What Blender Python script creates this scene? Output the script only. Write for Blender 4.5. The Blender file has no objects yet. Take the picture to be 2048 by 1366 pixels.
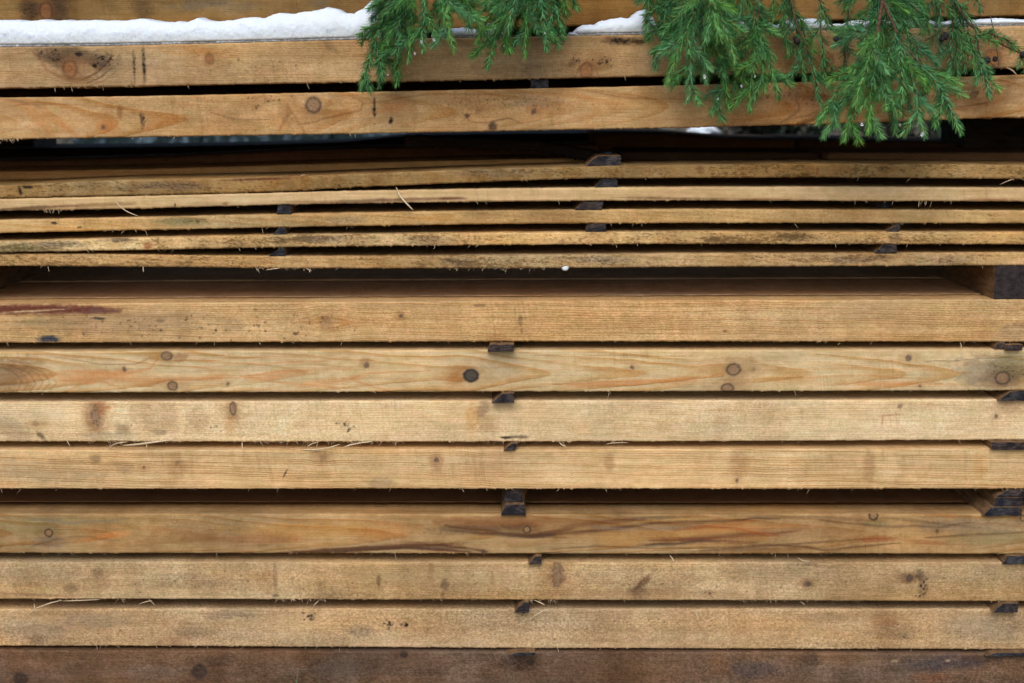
import bpy, math, random
import numpy as np
from mathutils import Vector

# ------------------------------------------------------------------ camera, world, sun
sc = bpy.context.scene
COL = sc.collection
F = 2844.0; W0, H0 = 2048.0, 1366.0
CD, CZ = 1.70, 0.85
TILT = math.atan(498.0/F)
cam_d = bpy.data.cameras.new('camera'); cam = bpy.data.objects.new('camera', cam_d); COL.objects.link(cam)
cam_d.sensor_width = 36.0; cam_d.lens = 36.0*F/W0; cam_d.clip_start = 0.05; cam_d.clip_end = 400
cam.location = (0, -CD, CZ); cam.rotation_euler = (math.radians(90)-TILT, 0, 0)
cam_d.dof.use_dof = True; cam_d.dof.focus_distance = 1.69; cam_d.dof.aperture_fstop = 5.0
sc.camera = cam
wd = bpy.data.worlds.new('World'); sc.world = wd; wd.use_nodes = True
nt = wd.node_tree; bg = nt.nodes['Background']
sky = nt.nodes.new('ShaderNodeTexSky'); sky.sky_type = 'NISHITA'; sky.sun_disc = False
SUN_EL, SUN_AZ = math.radians(44), math.radians(188)      # azimuth clockwise from +Y: behind the camera
sky.sun_elevation = SUN_EL; sky.sun_rotation = SUN_AZ
sky.air_density = 1.0; sky.dust_density = 3.0; sky.ozone_density = 1.0
nt.links.new(sky.outputs[0], bg.inputs[0]); bg.inputs[1].default_value = 0.15
sl = bpy.data.lights.new('sun', 'SUN'); sl.energy = 1.35; sl.angle = math.radians(40); sl.color = (1, .985, .97)
so = bpy.data.objects.new('sun', sl); COL.objects.link(so)
sd = Vector((math.sin(SUN_AZ)*math.cos(SUN_EL), math.cos(SUN_AZ)*math.cos(SUN_EL), math.sin(SUN_EL)))
so.rotation_euler = (-sd).to_track_quat('-Z', 'Y').to_euler(); so.location = sd*5
sc.view_settings.view_transform = 'Standard'; sc.view_settings.look = 'None'
sc.view_settings.exposure = 0.02; sc.view_settings.gamma = 1.0
sc.cycles.max_bounces = 8; sc.cycles.diffuse_bounces = 5

ct, st = math.cos(TILT), math.sin(TILT)
def at(px, py, Y=0.0):
    a = (px-W0/2)/F; b = (H0/2-py)/F
    s = (Y+CD)/(ct+b*st)
    return s*a, Y, CZ+s*(b*ct-st)
def V(px, py, Y=0.0): return np.array(at(px, py, Y))
def lin(c):
    c = np.array(c, float)/255.0
    return np.where(c <= .04045, c/12.92, ((c+.055)/1.055)**2.4)

# ------------------------------------------------------------------ noise
def hsh(i, j, s):
    h = (i.astype(np.int64)*374761393 + j.astype(np.int64)*668265263 + int(s)*1442695041) & 0xFFFFFFFF
    h = ((h ^ (h >> 13))*1274126177) & 0xFFFFFFFF
    h = h ^ (h >> 16)
    return (h & 0xFFFFFF)/float(0xFFFFFF)
def vn(x, y, s=0):
    x = np.asarray(x, float); y = np.asarray(y, float)+0*x; x = x+0*y
    i = np.floor(x); j = np.floor(y); u = x-i; v = y-j
    u = u*u*(3-2*u); v = v*v*(3-2*v)
    a = hsh(i, j, s); b = hsh(i+1, j, s); c = hsh(i, j+1, s); d = hsh(i+1, j+1, s)
    return (a*(1-u)+b*u)*(1-v)+(c*(1-u)+d*u)*v
def fbm(x, y, s=0, o=3):
    r = 0; a = 1; t = 0
    for k in range(o):
        r = r+a*vn(np.asarray(x)*2**k, np.asarray(y)*2**k, s+k*17); t += a; a *= .5
    return r/t
def sst(a, b, x):
    t = np.clip((x-a)/(b-a), 0, 1); return t*t*(3-2*t)

# ------------------------------------------------------------------ helpers
def tag(o, label=None, cat=None, group=None, kind=None):
    if label: o['label'] = label
    if cat: o['category'] = cat
    if group: o['group'] = group
    if kind: o['kind'] = kind
    return o
def mesh_obj(name, verts, faces, mats, parent=None, smooth=True, midx=None):
    me = bpy.data.meshes.new(name)
    me.from_pydata([tuple(map(float, v)) for v in verts] if not isinstance(verts, np.ndarray) else verts.tolist(), [], faces if isinstance(faces, list) else faces.tolist())
    for m in (mats if isinstance(mats, (list, tuple)) else [mats]): me.materials.append(m)
    if smooth: me.polygons.foreach_set('use_smooth', [True]*len(me.polygons))
    if midx is not None: me.polygons.foreach_set('material_index', midx)
    me.update()
    o = bpy.data.objects.new(name, me); COL.objects.link(o)
    if parent is not None: o.parent = parent
    return o
def attr(o, name, kind, data):
    a = o.data.attributes.new(name, kind, 'POINT')
    a.data.foreach_set({'FLOAT_COLOR': 'color', 'FLOAT_VECTOR': 'vector', 'FLOAT': 'value'}[kind], np.ascontiguousarray(data, dtype=np.float32).ravel())

class N:
    def __init__(s, name):
        s.m = bpy.data.materials.new(name); s.m.use_nodes = True; s.t = s.m.node_tree
        s.b = s.t.nodes['Principled BSDF']; s.out = s.t.nodes['Material Output']
    def n(s, typ, **kw):
        nd = s.t.nodes.new(typ)
        for k, v in kw.items(): setattr(nd, k, v)
        return nd
    def put(s, sock, v):
        if hasattr(v, 'is_output') or isinstance(v, bpy.types.NodeSocket): s.t.links.new(v, sock)
        elif v is not None: sock.default_value = v
    def math(s, op, a, b=None, c=None, clamp=False):
        nd = s.n('ShaderNodeMath', operation=op, use_clamp=clamp)
        s.put(nd.inputs[0], a)
        if b is not None: s.put(nd.inputs[1], b)
        if c is not None: s.put(nd.inputs[2], c)
        return nd.outputs[0]
    def vec(s, x, y, z):
        nd = s.n('ShaderNodeCombineXYZ'); s.put(nd.inputs[0], x); s.put(nd.inputs[1], y); s.put(nd.inputs[2], z); return nd.outputs[0]
    def sep(s, v):
        nd = s.n('ShaderNodeSeparateXYZ'); s.put(nd.inputs[0], v); return nd.outputs
    def noise(s, v, scale=1.0, detail=2.0, rough=.5):
        nd = s.n('ShaderNodeTexNoise'); s.put(nd.inputs['Vector'], v)
        nd.inputs['Scale'].default_value = scale; nd.inputs['Detail'].default_value = detail; nd.inputs['Roughness'].default_value = rough
        return nd.outputs['Fac']
    def mr(s, v, a, b, c=0., d=1., smooth=True):
        nd = s.n('ShaderNodeMapRange'); nd.interpolation_type = 'SMOOTHSTEP' if smooth else 'LINEAR'
        for k, q in enumerate((v, a, b, c, d)): s.put(nd.inputs[k], q)
        return nd.outputs[0]
    def mix(s, f, a, b, mode='MIX'):
        nd = s.n('ShaderNodeMix', data_type='RGBA', blend_type=mode)
        s.put(nd.inputs[0], f)
        for k, q in ((6, a), (7, b)):
            if isinstance(q, (tuple, list)): q = (*q[:3], 1)
            s.put(nd.inputs[k], q)
        return nd.outputs[2]
    def attr(s, name, out='Vector'):
        nd = s.n('ShaderNodeAttribute', attribute_name=name); return nd.outputs[out]
    def obj(s): return s.n('ShaderNodeTexCoord').outputs['Object']
    def bump(s, h, dist, strength=1.0):
        nd = s.n('ShaderNodeBump'); s.put(nd.inputs['Height'], h); nd.inputs['Distance'].default_value = dist; nd.inputs['Strength'].default_value = strength
        s.t.links.new(nd.outputs[0], s.b.inputs['Normal'])
    def fin(s, col, rough=.8, spec=.25):
        s.put(s.b.inputs['Base Color'], (*col, 1) if isinstance(col, tuple) else col)
        s.put(s.b.inputs['Roughness'], rough); s.b.inputs['Specular IOR Level'].default_value = spec
        return s.m

def mat_wood():
    n = N('sawn_softwood')
    g = n.sep(n.attr('gc')); mk = n.n('ShaderNodeSeparateColor'); n.put(mk.inputs[0], n.attr('mk', 'Color'))
    R, M, B = mk.outputs[0], mk.outputs[1], mk.outputs[2]
    col = n.attr('wcol', 'Color')
    o = n.sep(n.obj()); zz = n.math('ADD', n.math('MULTIPLY', o[2], 1.0), o[1])
    x = g[0]
    # growth rings
    n1 = n.noise(n.vec(n.math('MULTIPLY', x, 7.), n.math('MULTIPLY', g[1], .33), g[2]), 1, 3, .5)
    ph = n.math('ADD', g[1], n.math('MULTIPLY', n1, 1.6))
    fr = n.math('FRACT', ph)
    ring = n.math('MULTIPLY', n.mr(fr, .25, .86), n.mr(fr, .9, 1.0, 1., 0.))
    amp = n.noise(n.vec(n.math('MULTIPLY', x, 5.), n.math('MULTIPLY', g[1], .6), n.math('ADD', g[2], 9.)), 1, 2)
    ring = n.math('MULTIPLY', ring, n.math('MULTIPLY', n.mr(amp, .33, .62), R))
    c = n.mix(ring, col, n.mix(1, col, (.84, .66, .46), 'MULTIPLY'))
    # fine streaks along the grain
    s1 = n.noise(n.vec(n.math('MULTIPLY', x, 16.), n.math('MULTIPLY', zz, 620.), g[2]), 1, 3, .6)
    s2 = n.noise(n.vec(n.math('MULTIPLY', x, 5.), n.math('MULTIPLY', zz, 110.), g[2]), 1, 3, .6)
    c = n.mix(1, c, n.vec(*[n.mr(s1, .25, .75, .91, 1.07)]*3), 'MULTIPLY')
    c = n.mix(1, c, n.mix(n.mr(s2, .3, .7), (.91, .89, .87), (1.05, 1.06, 1.07)), 'MULTIPLY')
    # fuzzy saw texture
    fz = n.noise(n.vec(n.math('MULTIPLY', x, 420.), n.math('MULTIPLY', n.math('ADD', zz, n.math('MULTIPLY', x, .35)), 720.), g[2]), 1, 4, .65)
    c = n.mix(1, c, n.vec(*[n.mr(fz, .28, .72, n.math('SUBTRACT', 1.0, n.math('MULTIPLY', B, .34)), n.math('ADD', 1.0, n.math('MULTIPLY', B, .16)))]*3), 'MULTIPLY')
    sw = n.noise(n.vec(n.math('MULTIPLY', n.math('ADD', x, n.math('MULTIPLY', zz, .12)), 330.), n.math('MULTIPLY', zz, 14.), n.math('ADD', g[2], 3.)), 1, 2, .6)
    swm = n.mr(n.noise(n.vec(n.math('MULTIPLY', x, 9.), n.math('MULTIPLY', zz, 18.), g[2]), 1, 2), .45, .65)
    c = n.mix(1, c, n.vec(*[n.mr(sw, .5, .75, 1.0, n.math('SUBTRACT', 1.0, n.math('MULTIPLY', swm, .17)))]*3), 'MULTIPLY')
    # mould and dirt speckle
    ml = n.noise(n.vec(n.math('MULTIPLY', x, 190.), n.math('MULTIPLY', n.math('ADD', zz, n.math('MULTIPLY', x, .1)), 420.), n.math('ADD', g[2], 5.)), 1, 5, .75)
    mb = n.noise(n.vec(n.math('MULTIPLY', x, 30.), n.math('MULTIPLY', zz, 90.), n.math('ADD', g[2], 7.)), 1, 3, .6)
    th = n.math('SUBTRACT', .80, n.math('MULTIPLY', M, n.math('MULTIPLY', mb, .66)))
    sp = n.mr(ml, n.math('SUBTRACT', th, .06), n.math('ADD', th, .10))
    c = n.mix(n.math('MULTIPLY', sp, .85), c, n.mix(1, c, n.mix(mb, (.30, .28, .29), (.42, .36, .27)), 'MULTIPLY'))
    mo = n.noise(n.vec(n.math('MULTIPLY', x, 250.), n.math('MULTIPLY', zz, 300.), n.math('ADD', g[2], 1.)), 1, 4, .62)
    c = n.mix(1, c, n.vec(*[n.mr(mo, .36, .64, n.math('SUBTRACT', 1.0, n.math('MULTIPLY', B, k1)), n.math('ADD', 1.0, n.math('MULTIPLY', B, k2))) for k1, k2 in ((.22, .12), (.235, .12), (.25, .12))]), 'MULTIPLY')
    # brown pores
    pv = n.noise(n.vec(n.math('MULTIPLY', x, 60.), n.math('MULTIPLY', zz, 900.), n.math('ADD', g[2], 2.)), 1, 2, .5)
    c = n.mix(n.mr(pv, .66, .80, 0., .45), c, n.mix(1, c, (.45, .36, .30), 'MULTIPLY'))
    h = n.math('ADD', n.math('MULTIPLY', fz, n.math('ADD', .35, n.math('MULTIPLY', B, .8))), n.math('ADD', n.math('MULTIPLY', s1, .6), n.math('MULTIPLY', ring, .5)))
    h = n.math('ADD', h, n.math('MULTIPLY', sw, .3))
    n.bump(h, .0009, .8)
    return n.fin(c, .85, .12)
WOOD = mat_wood()

def mat_end():
    n = N('grey_sawn_end_grain'); o = n.obj()
    a = n.noise(o, 90, 4, .6); b = n.noise(o, 900, 3, .7); s = n.sep(o)
    ring = n.noise(n.vec(n.math('MULTIPLY', s[0], 120), 0., n.math('MULTIPLY', s[2], 620)), 1, 2)
    c = n.mix(n.mr(a, .35, .65), (.014, .018, .028), (.085, .086, .10))
    c = n.mix(n.mr(b, .55, .75, 0, .6), c, (.16, .15, .15))
    c = n.mix(n.mr(ring, .42, .62, 0, .75), c, (.016, .016, .02))
    lo = n.noise(o, 9, 1); c = n.mix(n.mr(lo, .42, .58, 0, .8), c, n.mix(1, c, (1.35, .92, .66), 'MULTIPLY'))
    n.bump(n.math('ADD', b, ring), .0022, 1.0); return n.fin(c, .8, .2)
END = mat_end()
def mat_plain(name, c1, c2, sx=8., sz=150., rough=.85):
    n = N(name); s = n.sep(n.obj())
    a = n.noise(n.vec(n.math('MULTIPLY', s[0], sx), n.math('MULTIPLY', s[1], 40.), n.math('MULTIPLY', s[2], sz)), 1, 4, .6)
    b = n.noise(n.obj(), 500, 3, .6)
    c = n.mix(n.mr(a, .3, .7), c1, c2); n.bump(n.math('ADD', a, b), .001, .7); return n.fin(c, rough, .2)
STICKWOOD = mat_plain('weathered_stick_wood', (.12, .07, .035), (.24, .145, .07), 150., 200.)
BARK = mat_plain('dark_bark', (.018, .014, .012), (.06, .045, .036), 60., 160.)
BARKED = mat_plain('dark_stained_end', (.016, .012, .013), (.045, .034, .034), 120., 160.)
FIBRE = mat_plain('raw_wood_fibre', (.55, .42, .26), (.72, .58, .40), 50., 50.)

# ------------------------------------------------------------------ boards
KIND = {  # colour (sRGB), opacity, edge noise
 'dark': ((78, 62, 50), .75, .5), 'grey': ((110, 104, 96), .6, .6), 'green': ((120, 118, 80), .55, .6), 'orange': ((192, 136, 84), .62, .45),
 'brown': ((134, 92, 56), .6, .5), 'light': ((232, 205, 160), .6, .5), 'bark': ((96, 48, 40), .9, .35), 'black': ((40, 36, 36), .85, .8),
 'blue': ((48, 58, 74), .9, .6), 'red': ((150, 88, 52), .65, .4), 'streak': ((92, 62, 44), .75, .35), 'ochre': ((186, 136, 66), .6, .5)}
def paint(col, X, Z, cx, cz, rx, rz, rgb, op, en, ang, sd_):
    a = math.radians(ang); dx = X-cx; dz = Z-cz
    u = (dx*math.cos(a)+dz*math.sin(a))/rx; v = (-dx*math.sin(a)+dz*math.cos(a))/rz
    m = (np.abs(u) < 1.9) & (np.abs(v) < 1.9)
    if not m.any(): return
    d = np.sqrt(u[m]**2+v[m]**2)
    f1 = fbm(X[m]*260+3, Z[m]*420, sd_, 3)-.5; f2 = fbm(X[m]*70, Z[m]*160, sd_+5, 2)-.5
    w = sst(1.25, .45, d+(f1*1.3+f2*1.1)*en)*op
    col[m] = col[m]*(1-w[:, None])+rgb*w[:, None]
def cluster(px, py, rx, ry, n, seed, kd='black', lo=1.2, hi=2.8):
    r = random.Random(seed); return [(px+r.gauss(0, .5)*rx, py+r.gauss(0, .5)*ry, r.uniform(lo, hi), r.uniform(lo, hi)*.9, kd, r.uniform(-60, 60), r.uniform(.5, .9)) for _ in range(n)]
BOARDS = {}
CORR = {'B0': (0.603, 0.6, 0.468), 'B1': (0.944, 1.029, 1.154), 'B2': (1.026, 1.102, 1.177), 'T1': (0.789, 0.855, 0.906), 'T2': (0.801, 0.799, 0.812), 'T3': (0.916, 0.984, 1.061), 'T4': (1.185, 1.292, 1.387), 'T5': (1.016, 1.091, 1.161), 'H1': (1.157, 1.28, 1.53), 'H2': (1.036, 1.231, 1.483), 'H3': (1.191, 1.394, 1.66), 'H4': (1.167, 1.315, 1.509), 'H5': (0.898, 1.095, 1.414), 'H6': (1.157, 1.259, 1.41), 'H7': (1.55, 1.658, 1.597), 'H8': (1.248, 1.174, 1.022)}
def board(name, top, bot, label, cat, rgb, Y=0.0, width=.30, x0=-1.55, x1=1.6, step=.00115, spots=(), knots=(),
          h=.02, v0=-.6, taper=.02, sp=.0030, ring=.5, mould=.1, fuzz=.3, seed=1, blotch=.25, chips=1., warp=1., group=None, vis=True, gain=1.0, hue=None, extra=None, topcol=None, curves=()):
    """one sawn board: front face gridded finely, edges follow (px, py) control points read at depth Y"""
    if vis:
        xs = np.concatenate([np.linspace(x0, -.72, 40)[:-1] if x0 < -.72 else np.array([x0]), np.arange(max(x0, -.72)+(0 if x0 < -.72 else .001), min(x1, .72), step), np.linspace(.72, x1, 40)[1:] if x1 > .72 else np.array([x1])])
    else: xs = np.linspace(x0, x1, int((x1-x0)/step)+2)
    def edge(pts):
        P = np.array([[*at(px, py, Y)] for px, py in pts])
        X = P[:, 0]; Z = P[:, 2]
        fx = np.linspace(-1.7, 1.7, 700); fz = np.interp(fx, X, Z)
        # keep slope outside the given points
        if len(X) > 1:
            sl_, sr = (Z[1]-Z[0])/(X[1]-X[0]), (Z[-1]-Z[-2])/(X[-1]-X[-2])
            fz = np.where(fx < X[0], Z[0]+(fx-X[0])*sl_*.5, fz); fz = np.where(fx > X[-1], Z[-1]+(fx-X[-1])*sr*.5, fz)
        k = np.hanning(31); k /= k.sum(); fz = np.convolve(np.pad(fz, 15, mode='edge'), k, 'valid')
        return np.interp(xs, fx, fz)
    zt, zb = edge(top), edge(bot)
    BOARDS[name] = (xs, zt.copy(), zb.copy(), Y)
    zt = zt+(fbm(xs*90, 0*xs, seed+3)-.5)*.0007*chips+(fbm(xs*600, 0*xs, seed+4)-.5)*.0005*chips
    ch = -np.clip(fbm(xs*420, 0*xs, seed+5, 3)-.66, 0, 1)*.008*chips*sst(.35, .75, fbm(xs*14, 0*xs, seed+15, 2))
    zb = zb+(fbm(xs*110, 0*xs, seed+6)-.5)*.0007*chips+(fbm(xs*600, 0*xs, seed+7)-.5)*.0010*chips+ch
    T = float(np.mean(zt-zb)); nv = max(6, int(T/(step*1.05)))
    r = min(.0016, T*.2)
    vv = np.linspace(0, 1, nv)
    prof = []   # (v, yoff, arc)
    for v in vv:
        e = min(v, 1-v)*T
        yo = r-math.sqrt(max(0, r*r-(r-e)**2)) if e < r else 0
        prof.append((v, yo, v*T))
    deps = [d for d in (.0035, .006, .010, .016, .024, .035, .05, .07, .10, .14, .20, .30, .45) if d < width-.004]+[width]
    for d in deps: prof.append((1, d, T+d))
    for v in (.66, .33, 0): prof.append((v, width, T+width+(1-v)*T))
    for d in (width*.6, .06, .02, .006): prof.append((0, d, -d))
    nP = len(prof); nX = len(xs)
    pv = np.array([p[0] for p in prof]); py_ = np.array([p[1] for p in prof]); pa = np.array([p[2] for p in prof])
    X = np.repeat(xs[:, None], nP, 1)
    Z = zb[:, None]+(zt-zb)[:, None]*pv[None, :]
    yw = (fbm(xs*5, 0*xs, seed+8)-.5)*.003
    Yc = Y+py_[None, :]+yw[:, None]+((fbm(X*60, Z*120, seed+9)-.5)*.0006)*(py_[None, :] < .002)
    A = np.repeat(pa[None, :], nX, 0)
    verts = np.stack([X, Yc, Z], -1).reshape(-1, 3)
    i = np.arange(nX-1)[:, None]; j = np.arange(nP)[None, :]; j2 = (j+1) % nP
    faces = np.stack([i*nP+j, (i+1)*nP+j, (i+1)*nP+j2, i*nP+j2], -1).reshape(-1, 4)
    flist = faces.tolist(); flist.append(list(range(nP))); flist.append([(nX-1)*nP+k for k in range(nP)][::-1])
    o = mesh_obj('timber_board' if cat != 'bark slab' else 'bark_slab', verts, flist, WOOD)
    # vertex fields
    Zf = Z+np.where(py_[None, :] > .002, py_[None, :], 0)    # unrolled height
    Xf = X.ravel(); Vf = A.ravel(); Zr = Zf.ravel()
    gain = np.array(CORR.get(name, (1, 1, 1)))*gain; base = lin(rgb)*gain; sg = float(np.mean(gain))**.6
    col = np.repeat(base[None, :], len(Xf), 0)
    b1 = fbm(Xf*9+seed, Vf*22, seed+20, 3)-.5; b2 = fbm(Xf*45, Vf*55, seed+21, 3)-.5; b3 = fbm(Xf*4, Vf*9, seed+22, 2)-.5
    lum = 1+blotch*(b1*1.3+b2*.7+b3*.8)
    col = col*lum[:, None]
    vb = fbm(Xf*38, Vf*4, seed+28, 3)-.5; col = col*(1+vb*.26*blotch/.25)[:, None]**np.array([.8, 1, 1.25])
    huev = (fbm(Xf*6, Vf*30, seed+25, 2)-.5)*blotch
    h2 = (fbm(Xf*55, Vf*110, seed+26, 3)-.5); h3 = fbm(Xf*110, Vf*200, seed+27, 3)-.5
    col = col*np.stack([1+huev*.5+h2*.08, 1-huev*.1-h2*.05, 1-huev*1.0+h3*.2], -1)*(1+h3*.30)[:, None]
    vk = Vf.copy()
    K = []
    for k in knots:
        kx, kz = at(k[0], k[1], Y)[0::2]; rr = k[2]*.0006; el = k[3] if len(k) > 3 and k[3] else 1.0; kind = k[4] if len(k) > 4 else 'grey'
        K.append((kx, kz, rr, el, kind))
    front = np.repeat((py_ < .002)[None, :], nX, 0).ravel()
    g = vk.copy()
    zloc = np.where(front, Zr, 1e3)
    for kx, kz, rr, el, kind in K:
        u = (Xf-kx)/(rr*3.2); w = zloc-kz
        g = g-rr*1.05*np.tanh(w/(rr*.45))*np.exp(-u*u)*np.exp(-np.abs(w)/(rr*2.6))
    wob = (fbm(Xf*(3.2+1.6*(warp-1)), Vf*10, seed+30, 3)-.5)*.010*warp+(fbm(Xf*14, Vf*40, seed+31, 2)-.5)*.0022
    g = g+wob*(1 if h > .004 else 1)
    vp = v0*T if v0 > -20 else v0
    G = (np.sqrt(h*h+(g-vp)**2)+taper*Xf)/sp
    gc = np.stack([Xf, G, np.full(len(Xf), seed*3.7)], -1)
    mk = np.zeros((len(Xf), 4)); mk[:, 3] = 1
    rv = ring*(.55+.9*fbm(Xf*3, Vf*8, seed+40, 2)); mk[:, 0] = np.clip(rv, 0, 1)
    mk[:, 1] = mould*(.4+1.2*fbm(Xf*5, Vf*20, seed+41, 3)); mk[:, 2] = fuzz*(.5+1.0*fbm(Xf*7, Vf*30, seed+42, 2))
    Zs = np.where(front, Zr, 1e3)
    for q, s_ in enumerate(spots):
        px, py, rx, ry, kd = s_[:5]; ang = s_[5] if len(s_) > 5 else 0; opm = s_[6] if len(s_) > 6 else 1.0
        cx, cz = at(px, py, Y)[0::2]; c_, op, en = KIND[kd]
        paint(col, Xf, Zs, cx, cz, rx*.0006, ry*.0006, lin(c_)*sg, min(.95, op*opm*1.15), en, ang, seed*7+q)
        if kd in ('dark', 'grey', 'black', 'green'):
            u = (Xf-cx)/(rx*.0006); v = (Zs-cz)/(ry*.0006); mk[:, 1] += .5*np.exp(-(u*u+v*v))*opm
    for q, (pts, hw, kd, opm) in enumerate(curves):
        P = sorted([at(p[0], p[1], Y)[0::2] for p in pts]) if not (len(pts) > 2 and any((pts[i+1][0]-pts[i][0])*(pts[1][0]-pts[0][0]) <= 0 for i in range(len(pts)-1))) else None
        c_, op, en = KIND[kd]; hwm = hw*.0006
        pp = np.array([at(p[0], p[1], Y)[0::2] for p in pts]); tt = np.linspace(0, len(pp)-1, 60)
        cx = np.interp(tt, range(len(pp)), pp[:, 0]); cz = np.interp(tt, range(len(pp)), pp[:, 1])
        for _ in range(3): cx[1:-1] = (cx[:-2]+cx[1:-1]*2+cx[2:])/4; cz[1:-1] = (cz[:-2]+cz[1:-1]*2+cz[2:])/4
        m = (Xf > cx.min()-.01) & (Xf < cx.max()+.01) & (np.abs(Zs-(cz.min()+cz.max())/2) < (cz.max()-cz.min())/2+hwm*3)
        xm = Xf[m]+(fbm(Xf[m]*60, Zs[m]*60, seed+q, 2)-.5)*.002; zm = Zs[m]+(fbm(Xf[m]*30+7, Zs[m]*90, seed+q+3, 3)-.5)*.004
        best = np.full(len(xm), 9.)
        for i in range(59):
            ax, az, bx, bz = cx[i], cz[i], cx[i+1], cz[i+1]; L2 = (bx-ax)**2+(bz-az)**2+1e-12
            t = np.clip(((xm-ax)*(bx-ax)+(zm-az)*(bz-az))/L2, 0, 1); u = (i+t)/59; tap = .25+.75*np.sin(np.pi*np.clip(u, .02, .98))**.5
            best = np.minimum(best, np.hypot(xm-ax-t*(bx-ax), zm-az-t*(bz-az))/(hwm*tap))
        w = np.exp(-best**2)*min(.95, op*opm*1.25)*(.62+.75*fbm(Xf[m]*25, Zs[m]*900, seed+q+9, 2))
        w = np.clip(w, 0, .95); col[m] = col[m]*(1-w[:, None])+(lin(c_)*sg)*w[:, None]
    for kx, kz, rr, el, kind in K:
        dx = (Xf-kx); dz = (Zs-kz)*el
        m = (np.abs(dx) < rr*5) & (np.abs(Zs-kz) < rr*4)
        if not m.any(): continue
        d = np.sqrt(dx[m]**2+dz[m]**2)/rr+(fbm(Xf[m]*420, Zs[m]*420, seed+60, 3)-.5)*(.2+.9*(kind in ('pin', 'soft', 'pale')))
        C = {'grey': ((140, 112, 86), (60, 49, 43), .85), 'dark': ((70, 66, 62), (34, 34, 36), .95), 'brown': ((150, 100, 62), (92, 60, 42), .75),
             'pin': ((84, 68, 66), (62, 50, 48), .8), 'soft': ((140, 108, 78), (120, 90, 66), .55), 'ring': ((150, 118, 80), (46, 40, 42), .9), 'dull_knot': ((58, 48, 44), (50, 42, 40), .8),  # last kind: dull dark brown knot, its own colour
             'pale': ((140, 116, 92), (96, 78, 62), .8)}[kind]
        halo = sst(2.6, 1.0, np.sqrt((dx[m]*.55)**2+dz[m]**2)/rr+(fbm(Xf[m]*200, Zs[m]*500, seed+61, 2)-.5)*.9)*.42
        c0 = col[m]*(1-halo[:, None]*(1-np.array([.74, .60, .5])))
        inner, rim = lin(C[0])*sg, lin(C[1])*sg; fuz = {'dark': .12, 'ring': .1, 'grey': .35, 'dull_knot': .5, 'pale': .5}.get(kind, .9)
        rings = .5+.5*np.cos(d*13)
        ic = inner[None, :]*(.86+.2*rings[:, None])
        aa = np.arctan2(dz[m], dx[m]); crk = np.exp(-((np.abs(np.sin(aa*1.5+kx*90))/.10)**2))*(d < .8)*(d > .12); ic = ic*(1-.45*crk[:, None])
        rimw = np.exp(-((d-.80)/(.24 if kind == 'ring' else .17))**2)
        ic = ic*(1-rimw[:, None])+rim*rimw[:, None]
        w = sst(1.08+.35*fuz, .9-.45*fuz, d)*C[2]
        col[m] = c0*(1-w[:, None])+ic*w[:, None]
        mk[m, 0] *= (1-w); mk[m, 1] *= (1-.6*w)
    if extra is not None: col, mk = extra(col, mk, Xf, Zs, Vf, T, front)
    if topcol is not None:
        back = ~front; col[back] = lin(topcol)*gain*lum[back, None]
    attr(o, 'wcol', 'FLOAT_COLOR', np.concatenate([np.clip(col, .004, .86), np.ones((len(col), 1))], 1))
    attr(o, 'gc', 'FLOAT_VECTOR', gc); attr(o, 'mk', 'FLOAT_COLOR', np.clip(mk, 0, 2))
    tag(o, label, cat, group); BOARDS[name] += (o,)
    return o

GF = 'heavy boards in the lower stack'; GT = 'thin warped boards in the middle'; GU = 'heavy boards at the top'
GAIN = 1.0
board('B0', [(-60, -14), (1024, -36), (2100, -58)], [(-60, 75), (600, 64), (1150, 52), (1340, 47), (2048, 31)],
      'topmost brown sawn board set back behind the snow ledge', 'board', (166, 128, 84), Y=.055, width=.22, seed=11, ring=.5, sp=.0022, h=.01, v0=-1.5, mould=.35, fuzz=.3, blotch=.5, group=GU,
      knots=[(92, 22, 16, .7, 'brown')], spots=[(115, 15, 45, 26, 'dark', 80, .8), (60, 18, 20, 26, 'dark', 85, .8), (285, 18, 22, 22, 'dark', -40, .5), (400, 8, 60, 14, 'grey', 10, .6), (470, 14, 50, 18, 'grey', 0, .4), (640, 8, 22, 10, 'grey', 0, .5), (1240, 15, 90, 25, 'ochre', 0, .4), (1700, 20, 25, 30, 'brown', 80, .7), (1900, 10, 120, 26, 'brown', 0, .35)])
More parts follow.
